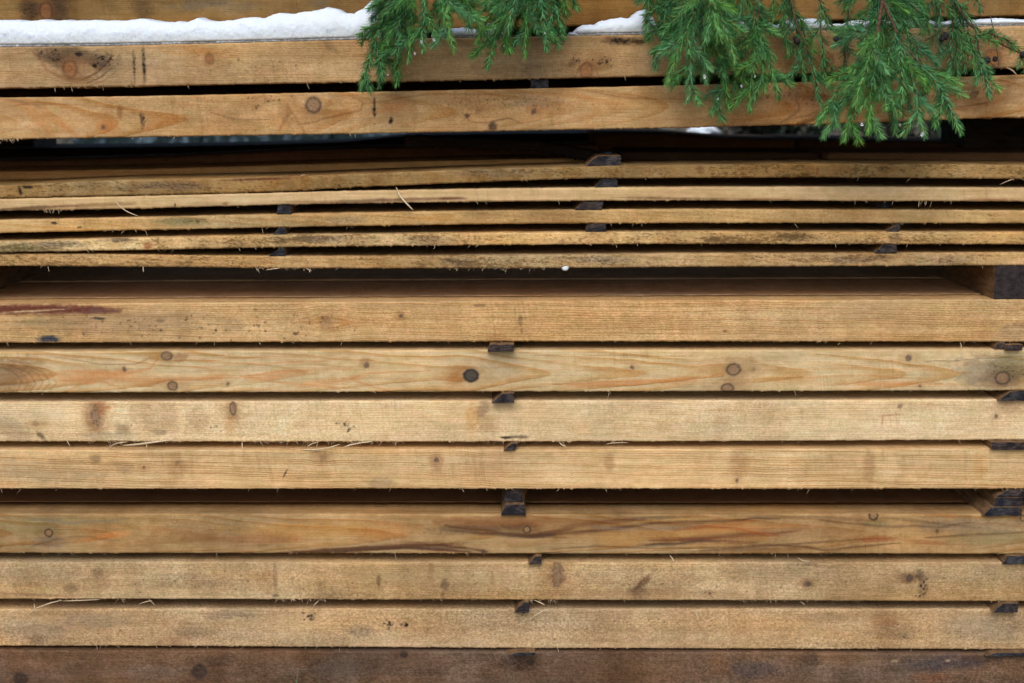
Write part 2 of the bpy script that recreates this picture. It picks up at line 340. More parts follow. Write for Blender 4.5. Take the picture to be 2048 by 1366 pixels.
board('B1', [(0, 94), (200, 92), (500, 85), (740, 78), (1024, 74), (1400, 67), (2048, 51)], [(0, 177), (250, 173), (512, 168), (740, 164), (1024, 159), (1350, 152), (1600, 147), (2048, 135)],
      'heavy tan board carrying the snow ledge, second board from the top', 'board', (196, 156, 106), curves=[([(60, 100), (80, 118), (95, 140), (130, 158), (175, 160)], 3, 'brown', .7), ([(165, 158), (190, 148), (212, 128), (225, 110)], 2, 'streak', .8), ([(172, 166), (200, 155), (222, 135)], 1.6, 'streak', .7), ([(180, 170), (212, 160), (236, 140)], 1.4, 'brown', .7), ([(0, 112), (30, 110), (60, 102)], 2, 'brown', .6), ([(1150, 158), (1158, 135), (1175, 122), (1192, 135), (1200, 156)], 2.4, 'brown', .7), ([(320, 100), (360, 108), (420, 100)], 3, 'ochre', .6)], seed=12, ring=.42, sp=.0026, h=.012, v0=-1.2, mould=.30, fuzz=.5, blotch=.34, group=GU,
      knots=[(140, 138, 17, .8, 'brown'), (419, 118, 11, .9, 'brown'), (1172, 142, 15, .75, 'brown'), (1655, 120, 14, .8, 'brown'), (1985, 116, 20, .9, 'brown'), (205, 128, 6, 1, 'pin')],
      spots=[(150, 110, 70, 18, 'dark', -5, .75), (110, 122, 45, 14, 'dark', -25, .7), (205, 125, 26, 22, 'dark', 0, .6), (155, 140, 40, 26, 'brown', 0, .6), (158, 108, 8, 5, 'black'), (190, 132, 6, 5, 'black'),
             (268, 130, 3, 34, 'dark', 0, .7), (288, 132, 4, 38, 'dark', 0, .8), (240, 120, 6, 14, 'dark', 0, .3), (400, 100, 60, 9, 'ochre', -10, .6), (660, 92, 22, 8, 'dark', -40, .4), (1065, 140, 26, 30, 'grey', 0, .45), (1120, 80, 12, 8, 'dark'), (1240, 82, 40, 9, 'dark', 0, .8), (1280, 84, 12, 7, 'dark', 0, .7), (1145, 125, 12, 8, 'dark', 0, .5),
             (1200, 125, 25, 15, 'brown', 0, .5), *cluster(1200, 122, 26, 10, 26, 13), *cluster(1150, 118, 14, 10, 12, 14), *cluster(1240, 83, 30, 7, 24, 15), *cluster(480, 130, 160, 24, 26, 16, 'dark'), *cluster(215, 118, 20, 16, 30, 17), *cluster(95, 112, 30, 12, 26, 18), *cluster(288, 130, 3, 26, 14, 19), *cluster(268, 130, 3, 26, 10, 20), *cluster(1990, 85, 40, 18, 26, 21), (1940, 75, 50, 16, 'brown', 0, .6), (1985, 85, 60, 20, 'dark', 0, .5), (1900, 80, 30, 20, 'dark', 0, .4), (700, 140, 100, 20, 'light', 0, .3), (1340, 110, 80, 25, 'light', 0, .35), (950, 110, 120, 20, 'light', 0, .2)])
board('B2', [(0, 195), (250, 193), (600, 186), (1020, 178), (1380, 170), (1650, 163), (2048, 149)], [(0, 279), (300, 274), (700, 268), (1024, 262), (1380, 255), (1700, 247), (1950, 237), (2048, 234)],
      'heavy orange tinged board with big round knot, third board from the top', 'board', (190, 148, 98), curves=[([(0, 200), (45, 210), (75, 245), (105, 272)], 3, 'orange', .9), ([(85, 205), (92, 235), (135, 258), (160, 272)], 3, 'orange', .9), ([(20, 262), (60, 255), (80, 275)], 2, 'orange', .7), ([(420, 225), (470, 240), (540, 238)], 2, 'streak', .5), ([(575, 205), (578, 225), (560, 262)], 4, 'brown', .7), ([(578, 215), (595, 245), (610, 262)], 3, 'brown', .6),
             ([(600, 250), (660, 235), (720, 222), (726, 205), (700, 190)], 2, 'brown', .8), ([(680, 190), (740, 188), (800, 198), (817, 206), (790, 218), (720, 228)], 3, 'orange', .9), ([(925, 225), (940, 242), (975, 244), (1020, 236), (1045, 248)], 1.6, 'streak', .7), ([(1130, 182), (1180, 195), (1192, 215), (1170, 250)], 4, 'orange', .6), ([(1170, 182), (1250, 196), (1380, 197)], 2, 'brown', .7), ([(1560, 245), (1600, 220), (1590, 190)], 3, 'streak', .6),
             ([(1570, 240), (1620, 228), (1680, 205)], 2, 'streak', .6), ([(0, 215), (80, 205), (200, 212)], 2, 'brown', .6), ([(700, 215), (850, 190), (1000, 188)], 1.5, 'brown', .7), ([(1850, 200), (1900, 215), (1980, 205), (2000, 170)], 2, 'streak', .6)], Y=-0.003, seed=13, warp=2.6, ring=1.0, sp=.0085, h=.018, v0=.45, taper=.13, mould=.28, fuzz=.45, blotch=.36, group=GU,
      knots=[(627, 210, 18, 1, 'grey'), (207, 254, 5, 1, 'pin'), (1068, 224, 6, 1, 'pin'), (513, 215, 3, 1, 'pin'), (957, 222, 6, 1, 'soft'), (1590, 186, 12, .8, 'soft'), (1945, 190, 9, 1, 'soft')],
      spots=[(215, 254, 26, 20, 'orange', -15, .8), (628, 200, 40, 16, 'light', 0, .7), (572, 235, 14, 30, 'brown', 20, .6), (560, 250, 12, 18, 'orange', 20, .6), (500, 210, 60, 15, 'brown', 15, .45), (790, 213, 38, 14, 'orange', -5, .8), (705, 212, 30, 22, 'orange', 0, .45), (1080, 216, 28, 9, 'orange', 0, .9), (749, 217, 2.5, 26, 'black', 0, .8), (749, 226, 4, 8, 'black'), (782, 242, 5, 8, 'black'),
             (285, 240, 5, 16, 'dark', 0, .6), *cluster(285, 240, 5, 14, 12, 22), *cluster(540, 200, 40, 12, 20, 23, 'dark'), *cluster(1010, 205, 120, 14, 40, 24, 'dark'), *cluster(1600, 190, 120, 20, 60, 25), *cluster(1890, 190, 100, 22, 50, 26, 'dark'), (240, 225, 6, 14, 'brown'), (1010, 190, 120, 10, 'brown', 5, .5), (1070, 205, 60, 16, 'grey', 0, .45), (960, 210, 50, 14, 'brown', 0, .4), (985, 252, 10, 9, 'dark'), (935, 232, 6, 5, 'dark'), (828, 228, 10, 26, 'brown', 0, .4), (1500, 235, 70, 9, 'orange', 0, .7), (1470, 195, 200, 12, 'dark', 0, .3), (1600, 210, 30, 40, 'brown', 30, .6), (1640, 230, 60, 6, 'streak', 25, .6),
             (1700, 205, 200, 22, 'red', 0, .35), (1950, 188, 14, 6, 'black', 30, .6), (1890, 205, 130, 22, 'brown', 0, .5), (2000, 185, 60, 25, 'brown', 70, .6), (1300, 200, 90, 20, 'ochre', 0, .4), (40, 205, 60, 5, 'streak', -12, .4), (80, 235, 60, 7, 'orange', -50, .7), (120, 245, 60, 6, 'orange', -42, .7), (30, 255, 40, 14, 'light', 0, .5)])
board('T1', [(0, 371), (200, 361), (400, 357), (600, 353), (700, 348), (900, 341), (1150, 333), (1380, 329), (1700, 327), (2048, 330)], [(0, 397), (200, 392), (400, 388), (600, 382), (680, 376), (1024, 362), (1150, 357), (1380, 356), (1700, 355), (2048, 358)],
      'thin mouldy board on top of the warped middle layers, under the dark wooden block', 'board', (180, 142, 90), width=.115, seed=21, ring=.5, sp=.004, h=.02, v0=.5, taper=.1, mould=.78, fuzz=.5, blotch=.5, group=GT,
      spots=[(520, 358, 90, 3, 'bark', 2, .8), (40, 380, 4, 10, 'black', 15), (55, 374, 14, 2, 'black'), (330, 372, 120, 9, 'grey', 0, .6), (1000, 345, 90, 9, 'grey', 0, .4), (1635, 342, 3, 12, 'red'), (1400, 340, 8, 10, 'brown', 40)])
board('T2', [(0, 398), (250, 393), (512, 387), (700, 382), (1024, 377), (1380, 374), (1700, 374), (2048, 376)], [(0, 422), (250, 418), (512, 411), (700, 407), (1024, 403), (1380, 401), (2048, 403)],
      'thin pale clean-sawn board with bark left along its lower edge, second of the thin layers', 'board', (226, 194, 142), Y=-0.001, seed=22, ring=.15, sp=.004, mould=.02, fuzz=.2, blotch=.12, group=GT,
      spots=[(60, 416, 110, 4, 'streak', 3, .9), (200, 410, 90, 5, 'brown', 3, .8), (840, 398, 110, 4, 'bark', 1, .6), (900, 397, 30, 4, 'bark', 0, .7), (730, 402, 90, 4, 'streak', 1, .8), (1320, 396, 100, 2.5, 'streak', -1, .8), (1530, 398, 90, 2, 'red', 0, .8), (1980, 399, 60, 2.5, 'red', 0, .8), (620, 404, 80, 3, 'brown', 0, .7), (350, 410, 3, 6, 'black'), (450, 408, 10, 5, 'brown'), (1420, 397, 60, 2, 'streak', 0, .6)])
board('T3', [(0, 440), (300, 434), (600, 427), (1024, 421), (1380, 418), (2048, 421)], [(0, 466), (300, 460), (600, 454), (700, 452), (1024, 448), (1380, 446), (2048, 447)],
      'thin board with a mossy patch at left, third of the thin layers', 'board', (198, 160, 106), Y=0.003, seed=23, ring=.5, sp=.004, taper=.06, mould=.5, fuzz=.5, blotch=.4, group=GT,
      spots=[(370, 442, 60, 9, 'green', 0, 1), (108, 446, 7, 3, 'black'), (160, 454, 5, 2, 'black'), (860, 436, 60, 8, 'ochre', 0, .6), (690, 440, 40, 9, 'grey', 0, .5)])
board('T4', [(0, 483), (350, 474), (600, 469), (1024, 466), (1380, 463), (2048, 465)], [(0, 505), (350, 499), (600, 494), (1024, 490), (1380, 488), (2048, 489)],
      'thin grey-stained board, fourth of the thin layers', 'board', (192, 156, 106), Y=-0.002, seed=24, ring=.4, sp=.004, taper=.06, mould=.68, fuzz=.5, blotch=.5, group=GT,
      spots=[(40, 495, 60, 8, 'green', 0, .9), (120, 488, 60, 7, 'grey', 0, .8), (240, 480, 40, 5, 'grey'), (295, 492, 10, 8, 'red', 30), (640, 478, 60, 8, 'grey', 0, .7), (560, 482, 14, 10, 'dark', 0, .5), (860, 480, 60, 9, 'dark', 0, .5), (1600, 475, 50, 9, 'dark', 0, .5), (1440, 478, 50, 9, 'dark', 0, .4), (1790, 476, 14, 9, 'dark', 0, .5)])
board('T5', [(0, 508), (200, 508), (400, 511), (680, 513), (1024, 510), (1380, 507), (2048, 505)], [(0, 532), (300, 534), (600, 537), (1024, 537), (1380, 534), (2048, 531)],
      'lowest of the thin boards, bowed down in the middle over the wide gap', 'board', (192, 154, 104), seed=25, ring=.35, sp=.004, taper=.05, mould=.7, fuzz=.6, blotch=.4, group=GT,
      spots=[(920, 524, 40, 9, 'grey', 0, .6), (1200, 520, 60, 9, 'grey', 0, .6), (1740, 518, 50, 8, 'dark', 0, .5), (1690, 522, 30, 8, 'grey', 0, .6), (1900, 520, 60, 8, 'grey', 0, .4)])
board('H1', [(0, 608), (700, 604), (1380, 601), (2048, 599)], [(0, 686), (700, 684), (1380, 683), (2048, 684)],
      'heavy board below the wide gap with a reddish bark strip at its left end', 'board', (194, 154, 100), width=.046, seed=31, ring=.75, sp=.0027, h=.0, v0=-3, taper=.012, mould=.18, fuzz=.5, blotch=.26, group=GF,
      knots=[(645, 636, 4, 1, 'pin'), (802, 632, 4.5, 1, 'pin'), (1450, 662, 3, 1, 'pin'), (655, 645, 14, .9, 'soft')],
      spots=[(60, 619, 130, 13, 'bark', 0, 1), (180, 620, 66, 10, 'bark', 0, 1), (225, 622, 22, 5, 'bark', 0, .6), (70, 622, 60, 2, 'light', 3, .9), (200, 637, 18, 3, 'black', -5, .9), (98, 678, 28, 8, 'blue', 0, 1), (80, 645, 70, 8, 'green', 0, .7), (230, 645, 200, 30, 'grey', 0, .4), (460, 650, 26, 18, 'dark', 0, .3), (960, 611, 14, 4, 'dark', 0, .6), (1041, 640, 5, 12, 'dark', 0, .6), (1043, 662, 3, 10, 'dark', 0, .6),
             (1000, 678, 26, 10, 'brown', 0, .5), (590, 668, 6, 4, 'dark'), *cluster(400, 650, 300, 28, 70, 12, 'dark', 1.5, 3.5), (510, 620, 5, 5, 'dark', 0, .5), (320, 642, 10, 4, 'dark', 0, .6), (2035, 665, 40, 22, 'grey', 0, .5)])
board('H2', [(0, 704), (300, 702), (700, 701), (1380, 700), (2048, 699)], [(0, 786), (700, 784), (1380, 783), (2048, 781)],
      'heavy board with flame grain and round dark knots, second of the lower stack', 'board', (206, 168, 116), curves=[([(120, 742), (180, 745), (260, 744), (300, 735), (315, 716)], 3, 'orange', .8), *[([(30+q*13, 788), (44+q*14, 766), (34+q*13, 748-q), (10+q*6, 738-q*3), (-30, 734-q*5)], 1.3+.5*(q % 2), 'brown' if q % 2 else 'dark', .5) for q in range(6)], ([(130, 784), (160, 768), (200, 762), (250, 780)], 2.6, 'orange', .9), ([(300, 716), (270, 728), (200, 727), (110, 714)], 1.8, 'brown', .8), ([(120, 760), (200, 752), (300, 762), (440, 756)], 9, 'orange', .55),
             ([(480, 752), (560, 742), (700, 738)], 2, 'orange', .9), ([(480, 752), (560, 764), (640, 772), (720, 778)], 2, 'orange', .9), ([(700, 757), (730, 748), (860, 742)], 2, 'orange', .9), ([(700, 757), (740, 772), (780, 783)], 2.4, 'orange', .9), ([(360, 737), (480, 728), (640, 722), (700, 716)], 1.4, 'orange', .9), ([(380, 724), (500, 716), (690, 711)], 1.3, 'orange', .8), ([(1348, 760), (1420, 753), (1450, 744)], 1.6, 'orange', .8), ([(1510, 757), (1700, 752), (1850, 758)], 1.6, 'orange', .8),
             ([(1510, 742), (1700, 737), (1900, 739)], 1.2, 'orange', .8), ([(960, 740), (1100, 722), (1300, 727), (1440, 730)], 1.3, 'orange', .8), ([(1040, 738), (1180, 742), (1340, 738)], 1.2, 'orange', .7), ([(1105, 770), (1200, 764), (1340, 760)], 2.4, 'orange', .9), ([(1040, 712), (1200, 710), (1400, 714)], 1.1, 'brown', .6), ([(890, 772), (915, 752), (935, 745)], 2, 'orange', .7), ([(400, 778), (520, 778), (620, 783)], 1.2, 'orange', .7), ([(1840, 726), (1960, 716), (2048, 712)], 1.2, 'dark', .6)], Y=-0.003, seed=32, warp=1.3, ring=1.0, sp=.0075, h=.012, v0=.42, taper=.075, mould=.06, fuzz=.25, blotch=.22, group=GF,
      knots=[(942, 751, 17, 1.15, 'dark'), (333, 712, 13, 1.2, 'grey'), (345, 772, 12, 1.1, 'grey'), (248, 738, 5, 1, 'pin'), (455, 768, 4, 1, 'pin'), (1467, 739, 17, 1.2, 'grey'), (1455, 776, 15, 1.4, 'grey'), (1264, 735, 5, 1, 'pin'), (1818, 716, 7, 1, 'pin'), (2005, 756, 18, 1.1, 'grey'), (1840, 772, 3, 1, 'pin'), (733, 730, 6, 1, 'pin'), (1507, 739, 4, 1, 'soft')],
      spots=[(15, 750, 55, 34, 'dark', 30, .6), (40, 750, 60, 40, 'brown', 30, .6), (170, 752, 110, 14, 'orange', 0, .7), (270, 756, 70, 22, 'orange', 0, .45), (440, 755, 50, 10, 'orange', 0, .5), (530, 752, 60, 9, 'orange', 6, .8), (640, 766, 60, 10, 'orange', 6, .6), (705, 757, 26, 6, 'orange', 8, .6), (730, 722, 14, 12, 'brown', 0, .6), (360, 715, 18, 10, 'brown', 0, .7), (925, 748, 45, 20, 'brown', 0, .4), (905, 765, 30, 12, 'orange', -15, .5),
             (1210, 768, 90, 8, 'orange', 3, .8), (1350, 762, 60, 9, 'orange', 2, .7), (1790, 768, 110, 7, 'orange', 0, .9), (1560, 760, 70, 8, 'ochre', 0, .6), (1010, 730, 40, 28, 'grey', 0, .3), (1990, 740, 80, 40, 'grey', 0, .8), (2030, 730, 50, 30, 'green', 0, .8), (2005, 756, 50, 26, 'dark', 0, .35), (1470, 755, 26, 40, 'brown', 0, .35), (1640, 730, 80, 8, 'light', 0, .5)])
board('H3', [(0, 804), (700, 802), (1380, 801), (2048, 799)], [(0, 883), (700, 884), (1380, 883), (2048, 880)],
      'heavy pale board with shredded fibres along its lower edge, third of the lower stack', 'board', (210, 174, 126), Y=0.0015, seed=33, ring=.5, sp=.0026, h=.0, v0=-2.5, taper=.02, mould=.08, fuzz=.5, blotch=.2, group=GF,
      knots=[(466, 817, 8, .5, 'grey'), (190, 830, 10, .45, 'pale'), (1993, 832, 4, 1, 'pin'), (73, 847, 7, 1, 'soft')],
      spots=[(190, 832, 22, 44, 'brown', 0, .8), (200, 815, 14, 18, 'red', 0, .7), (215, 815, 8, 4, 'orange', -20), (20, 860, 50, 25, 'dark', -30, .4), (82, 872, 14, 5, 'black', -38, .7), (300, 838, 20, 42, 'brown', 0, .35), (335, 838, 24, 40, 'brown', 0, .4), (280, 825, 26, 30, 'brown', 0, .25), (245, 858, 18, 14, 'dark', 0, .5), (318, 864, 14, 8, 'dark', 0, .45), (395, 840, 22, 30, 'brown', 0, .35), (466, 825, 15, 26, 'brown', 0, .5), (460, 850, 14, 30, 'ochre', 0, .5),
             *cluster(688, 848, 12, 7, 16, 1), *cluster(702, 857, 8, 6, 10, 2), *cluster(450, 860, 200, 18, 14, 3, 'dark'), (225, 872, 60, 10, 'grey', 0, .5), (965, 818, 22, 16, 'dark', 60, .55), (945, 840, 14, 42, 'ochre', 5, .7), (975, 850, 20, 40, 'brown', 15, .5), (1010, 875, 10, 3, 'black'), (1035, 874, 20, 4, 'black', 0, .7), (1800, 812, 6, 8, 'dark', -40, .8), (1785, 830, 35, 2, 'red', 5, .6), (1765, 840, 3, 14, 'red', 0, .5), (1830, 812, 90, 10, 'brown', 0, .35),
             (1440, 850, 16, 36, 'brown', 0, .3), (1100, 850, 80, 30, 'light', 0, .2), (150, 835, 20, 40, 'light', 0, .7), (362, 838, 10, 34, 'light', 0, .7), (1160, 860, 26, 14, 'ochre', 0, .4), (600, 850, 18, 12, 'brown', 0, .35), (2020, 815, 40, 18, 'brown', 0, .5)])
board('H4', [(0, 900), (700, 900), (1380, 899), (2048, 897)], [(0, 978), (700, 978), (1380, 978), (2048, 978)],
      'heavy board with fine straight grain above the gap with doubled stickers', 'board', (204, 164, 112), Y=-0.0035, seed=34, ring=1.0, sp=.0029, h=.0, v0=-2.8, taper=.018, mould=.08, fuzz=.28, blotch=.24, group=GF,
      knots=[(645, 917, 7, .8, 'soft'), (873, 920, 5, 1, 'pin'), (1474, 962, 3, .6, 'pin'), (288, 935, 4, 1, 'pin')],
      spots=[(100, 940, 140, 30, 'grey', 0, .4), (190, 918, 12, 12, 'dark', 0, .5), (250, 935, 26, 14, 'dark', 0, .35), (355, 935, 20, 36, 'brown', 0, .4), (355, 925, 6, 6, 'dark', 0, .5), (571, 946, 2.5, 9, 'black', -30, .9), (873, 925, 16, 24, 'brown', 0, .5), (970, 935, 60, 40, 'red', 0, .2), (1218, 925, 12, 22, 'brown', 0, .6), (1474, 925, 24, 34, 'brown', 0, .5), (1738, 935, 16, 42, 'brown', 3, .6), (1780, 935, 22, 36, 'light', 0, .6), (760, 965, 30, 12, 'grey', 0, .5), (640, 915, 26, 18, 'brown', 0, .35), (1960, 935, 16, 36, 'ochre', 0, .5), (1560, 935, 30, 36, 'light', 0, .4), (1110, 940, 40, 30, 'light', 0, .4)])
board('H5', [(0, 1028), (700, 1028), (1380, 1029), (2048, 1028)], [(0, 1107), (700, 1107), (1380, 1108), (2048, 1108)],
      'heavy board with dark brown streaks and a small eye knot at the centre', 'board', (178, 134, 82), curves=[([(870, 1045), (960, 1048), (1054, 1046), (1150, 1046), (1260, 1040)], 13, 'brown', .8), ([(890, 1050), (980, 1062), (1060, 1073), (1130, 1066), (1220, 1056), (1330, 1046), (1448, 1040), (1560, 1037)], 4.5, 'streak', .9), ([(900, 1062), (980, 1068), (1060, 1074), (1110, 1070)], 4, 'dark', .7),
             ([(560, 1106), (660, 1100), (780, 1092), (870, 1089), (930, 1096), (975, 1104)], 5, 'streak', 1), ([(620, 1106), (700, 1101), (800, 1097), (880, 1097), (940, 1104)], 3, 'dark', .9), ([(1300, 1082), (1370, 1079), (1440, 1074), (1540, 1068), (1600, 1060)], 5, 'bark', .6), ([(1290, 1089), (1350, 1086), (1450, 1080)], 2.5, 'dark', .9), ([(1348, 1060), (1420, 1052), (1500, 1062), (1560, 1072)], 5, 'red', .8),
             ([(1100, 1098), (1200, 1092), (1320, 1098), (1448, 1094)], 2.5, 'streak', .7), ([(1448, 1096), (1560, 1088), (1650, 1100), (1800, 1086)], 2.5, 'streak', .8), ([(1640, 1040), (1760, 1052), (1860, 1054), (1948, 1046)], 3, 'dark', .6), ([(1850, 1075), (1930, 1070), (2048, 1064)], 3, 'streak', .7), ([(1180, 1052), (1300, 1058), (1400, 1050)], 6, 'grey', .5), ([(1380, 1066), (1480, 1056), (1600, 1050)], 4, 'orange', .6), ([(60, 1040), (130, 1046), (260, 1038)], 3, 'grey', .6), ([(60, 1095), (110, 1078), (150, 1074), (240, 1080)], 3, 'dark', .4)], width=.052, seed=35, warp=1.8, ring=.8, sp=.0060, h=.02, v0=.5, taper=.05, mould=.14, fuzz=.3, blotch=.45, group=GF,
      knots=[(1054, 1059, 9, 1, 'ring'), (97, 1066, 10, 1, 'ring'), (1747, 1031, 11, .9, 'ring'), (1874, 1063, 4, 1, 'pin'), (2046, 1036, 8, 1, 'ring'), (968, 1103, 5, 1, 'pin')],
      spots=[(1054, 1058, 46, 15, 'dark', 0, .55), (1000, 1050, 90, 12, 'dark', 2, .5), (225, 1070, 40, 9, 'orange', 8, 1), (190, 1078, 40, 6, 'orange', 12, .7), (60, 1055, 90, 20, 'green', 0, .6), (150, 1042, 120, 10, 'green', 0, .5), (100, 1085, 40, 18, 'grey', 0, .6), (380, 1070, 80, 30, 'brown', 0, .4), (640, 1060, 200, 20, 'ochre', 0, .7), (520, 1078, 100, 12, 'red', 0, .5), (780, 1062, 60, 16, 'orange', 0, .5), (950, 1056, 110, 12, 'dark', 3, .65), (1000, 1040, 140, 10, 'brown', 0, .8), (1040, 1070, 90, 5, 'streak', -3, .9), (1110, 1062, 70, 5, 'streak', 9, .9), (1200, 1045, 110, 6, 'streak', 6, .8), (1290, 1038, 120, 5, 'dark', 4, .6),
             (740, 1097, 150, 5, 'streak', 3, .9), (850, 1092, 90, 5, 'bark', 4, .6), (880, 1100, 80, 3, 'bark', -4, .8), (650, 1102, 100, 3, 'dark', 2, .8), (1340, 1055, 110, 8, 'grey', 4, .6), (1400, 1080, 120, 6, 'bark', -3, .6), (1340, 1088, 80, 5, 'dark', 3, .6), (1470, 1045, 60, 7, 'red', 6, .7), (1500, 1055, 60, 5, 'red', -8, .6), (1380, 1060, 160, 28, 'ochre', 0, .5), (1480, 1100, 160, 4, 'dark', 2, .5), (1755, 1078, 50, 7, 'red', 2, 1), (1860, 1085, 60, 5, 'red', -4, .6), (1640, 1055, 120, 25, 'brown', 0, .5), (1600, 1035, 180, 5, 'dark', -2, .4),
             (1750, 1048, 30, 8, 'green', 0, .8), (1940, 1050, 120, 20, 'grey', 0, .6), (1980, 1075, 100, 18, 'green', 0, .6), (1860, 1045, 120, 4, 'dark', -6, .5), (1560, 1090, 200, 3, 'streak', 4, .7), (1240, 1080, 60, 20, 'ochre', 0, .5)])
board('H6', [(0, 1125), (700, 1125), (1380, 1125), (2048, 1125)], [(0, 1199), (300, 1199), (700, 1200), (1380, 1201), (2048, 1203)],
      'heavy greyish board with a slanted brown knot scar, third from the bottom', 'board', (184, 150, 104), Y=-0.002, seed=36, ring=.35, sp=.003, h=.0, v0=-2.5, taper=.03, mould=.30, fuzz=.8, blotch=.4, group=GF,
      knots=[(1115, 1150, 12, .4, 'pale'), (1615, 1168, 7, 1, 'pin'), (1818, 1156, 8, 1, 'pin'), (1420, 1187, 4, 1, 'pin')],
      spots=[(70, 1190, 80, 4, 'bark', -2, .4), (60, 1150, 120, 20, 'grey', 0, .25), (140, 1175, 14, 14, 'dark', 0, .5), (195, 1145, 14, 18, 'dark', 0, .4), (205, 1160, 20, 30, 'brown', 0, .4), (370, 1165, 120, 20, 'grey', 0, .3), (530, 1160, 20, 30, 'brown', 0, .5), (550, 1155, 6, 36, 'streak', 0, .5), (552, 1192, 8, 5, 'black', 0, .6), (757, 1162, 5, 18, 'streak', 0, .7), (890, 1168, 10, 14, 'dark', 0, .6), (862, 1145, 8, 24, 'brown', 0, .5), (885, 1190, 6, 8, 'streak', 0, .6), (985, 1155, 4, 20, 'brown', 0, .5),
             (1115, 1150, 20, 28, 'brown', 0, .8), (1285, 1165, 35, 8, 'streak', 45, .8), (1275, 1182, 24, 14, 'dark', 0, .6), (1615, 1168, 16, 14, 'dark', 0, .3), (1815, 1156, 26, 12, 'streak', 0, .6), (1840, 1150, 8, 18, 'black', 0, .6), (1845, 1178, 12, 22, 'dark', 0, .4), *cluster(1845, 1170, 14, 34, 34, 4), *cluster(980, 1160, 900, 30, 60, 5, 'dark'), *cluster(370, 1165, 120, 22, 40, 6, 'dark'), (1620, 1128, 26, 5, 'dark', 0, .5), (1990, 1160, 80, 28, 'green', 0, .25), (760, 1150, 100, 20, 'green', 0, .25), (1300, 1190, 200, 12, 'red', 0, .2), (420, 1195, 150, 4, 'light', 0, .4)])
board('H7', [(0, 1218), (2048, 1218)], [(0, 1292), (700, 1295), (1380, 1298), (2048, 1299)],
      'heavy dull brown board spotted with mould, second from the bottom', 'board', (162, 132, 100), Y=0.003, seed=37, ring=.2, sp=.003, h=.0, v0=-2.5, mould=.34, fuzz=1.0, blotch=.36, group=GF,
      knots=[(350, 1286, 12, 1, 'soft'), (1775, 1245, 5, 1, 'soft')],
      spots=[*cluster(620, 1236, 14, 8, 14, 7, lo=2, hi=4), *cluster(775, 1247, 9, 9, 12, 8, lo=2, hi=4), *cluster(812, 1250, 8, 8, 9, 9, lo=2, hi=4), *cluster(1024, 1258, 1000, 36, 120, 10, 'dark'), *cluster(1800, 1265, 70, 20, 40, 11, 'black', 1, 2), (380, 1262, 40, 20, 'dark', 0, .4), (60, 1260, 80, 26, 'grey', 0, .5), (75, 1280, 20, 14, 'dark', 0, .5), (460, 1230, 50, 12, 'grey', 0, .5), (720, 1262, 30, 14, 'grey', 0, .5), (1280, 1240, 20, 24, 'light', 0, .3), (1650, 1235, 60, 14, 'dark', 0, .35), (1790, 1262, 60, 24, 'dark', 0, .4), (1770, 1240, 40, 20, 'brown', 0, .5), (1960, 1260, 90, 30, 'grey', 0, .4), (200, 1240, 100, 20, 'grey', 0, .4)])
board('H8', [(0, 1301), (700, 1303), (1380, 1305), (2048, 1308)], [(0, 1388), (1024, 1390), (2048, 1393)],
      'bottom dark wet brown board with large dull knots', 'board', (104, 84, 70), seed=38, ring=.25, sp=.004, h=.0, v0=-2.5, mould=.4, fuzz=1.1, blotch=.6, group=GF,
      knots=[(398, 1344, 18, 1, 'dull_knot'), (42, 1358, 16, 1, 'dull_knot'), (808, 1309, 9, 1, 'dull_knot'), (1062, 1324, 8, 1, 'dull_knot')],
      spots=[(60, 1325, 70, 20, 'brown', 0, .4), (420, 1320, 60, 16, 'black', 0, .25), (1040, 1330, 40, 20, 'black', 0, .4), (1620, 1320, 20, 16, 'black', 0, .5), (1500, 1340, 60, 20, 'blue', 0, .3), (1900, 1325, 90, 18, 'blue', 0, .5), (1980, 1320, 60, 12, 'black', 0, .5), (1440, 1330, 30, 30, 'brown', 0, .5), (1860, 1355, 50, 12, 'red', 0, .4), (680, 1340, 60, 30, 'grey', 0, .3), (300, 1345, 90, 20, 'grey', 0, .3), (1790, 1322, 8, 3, 'light', 0, .5), (1895, 1321, 7, 3, 'light', 0, .5)])

# ---- boards seen through the wide gaps, and unseen ones blocking the narrow gaps
def zoff(name, k=0):   # shift helper
    return BOARDS[name]
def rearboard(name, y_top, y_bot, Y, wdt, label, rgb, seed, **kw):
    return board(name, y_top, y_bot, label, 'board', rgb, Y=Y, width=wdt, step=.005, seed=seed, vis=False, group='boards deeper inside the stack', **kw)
def behind(name, src, Y, wdt, dz, label, rgb, seed, x0=-1.5, x1=1.55, **kw):
    """a board lying in the same layer as src, further back"""
    xs, zt, zb, Yf = BOARDS[src][:4]
    def back(z, X):   # world -> photo px at depth Y
        y = Y+CD; dzc = z-CZ; d = y*ct-dzc*st; u = y*st+dzc*ct
        return W0/2+F*X/d, H0/2-F*u/d
    ii = np.linspace(0, len(xs)-1, 12).astype(int)
    return rearboard(name, [back(zt[i]+dz, xs[i]) for i in ii], [back(zb[i]+dz, xs[i]) for i in ii], Y, wdt, label, rgb, seed, x0=x0, x1=x1, **kw)
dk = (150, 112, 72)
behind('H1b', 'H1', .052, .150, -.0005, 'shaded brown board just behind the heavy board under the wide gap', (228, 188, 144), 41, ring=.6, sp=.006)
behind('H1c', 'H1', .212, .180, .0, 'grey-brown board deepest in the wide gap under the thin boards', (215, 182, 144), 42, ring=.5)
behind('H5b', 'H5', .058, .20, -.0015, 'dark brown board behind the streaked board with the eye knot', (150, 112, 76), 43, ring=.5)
behind('B1b', 'B1', .31, .30, -.012, 'unseen board behind the snow ledge board, lowered to keep the gap dark', dk, 44, x0=-1.4)  # unseen rear boards here are shifted in height to keep narrow gaps dark
behind('B1c', 'B2', .31, .30, .004, 'unseen blocking board behind the orange tinged board with the big round knot', dk, 45)
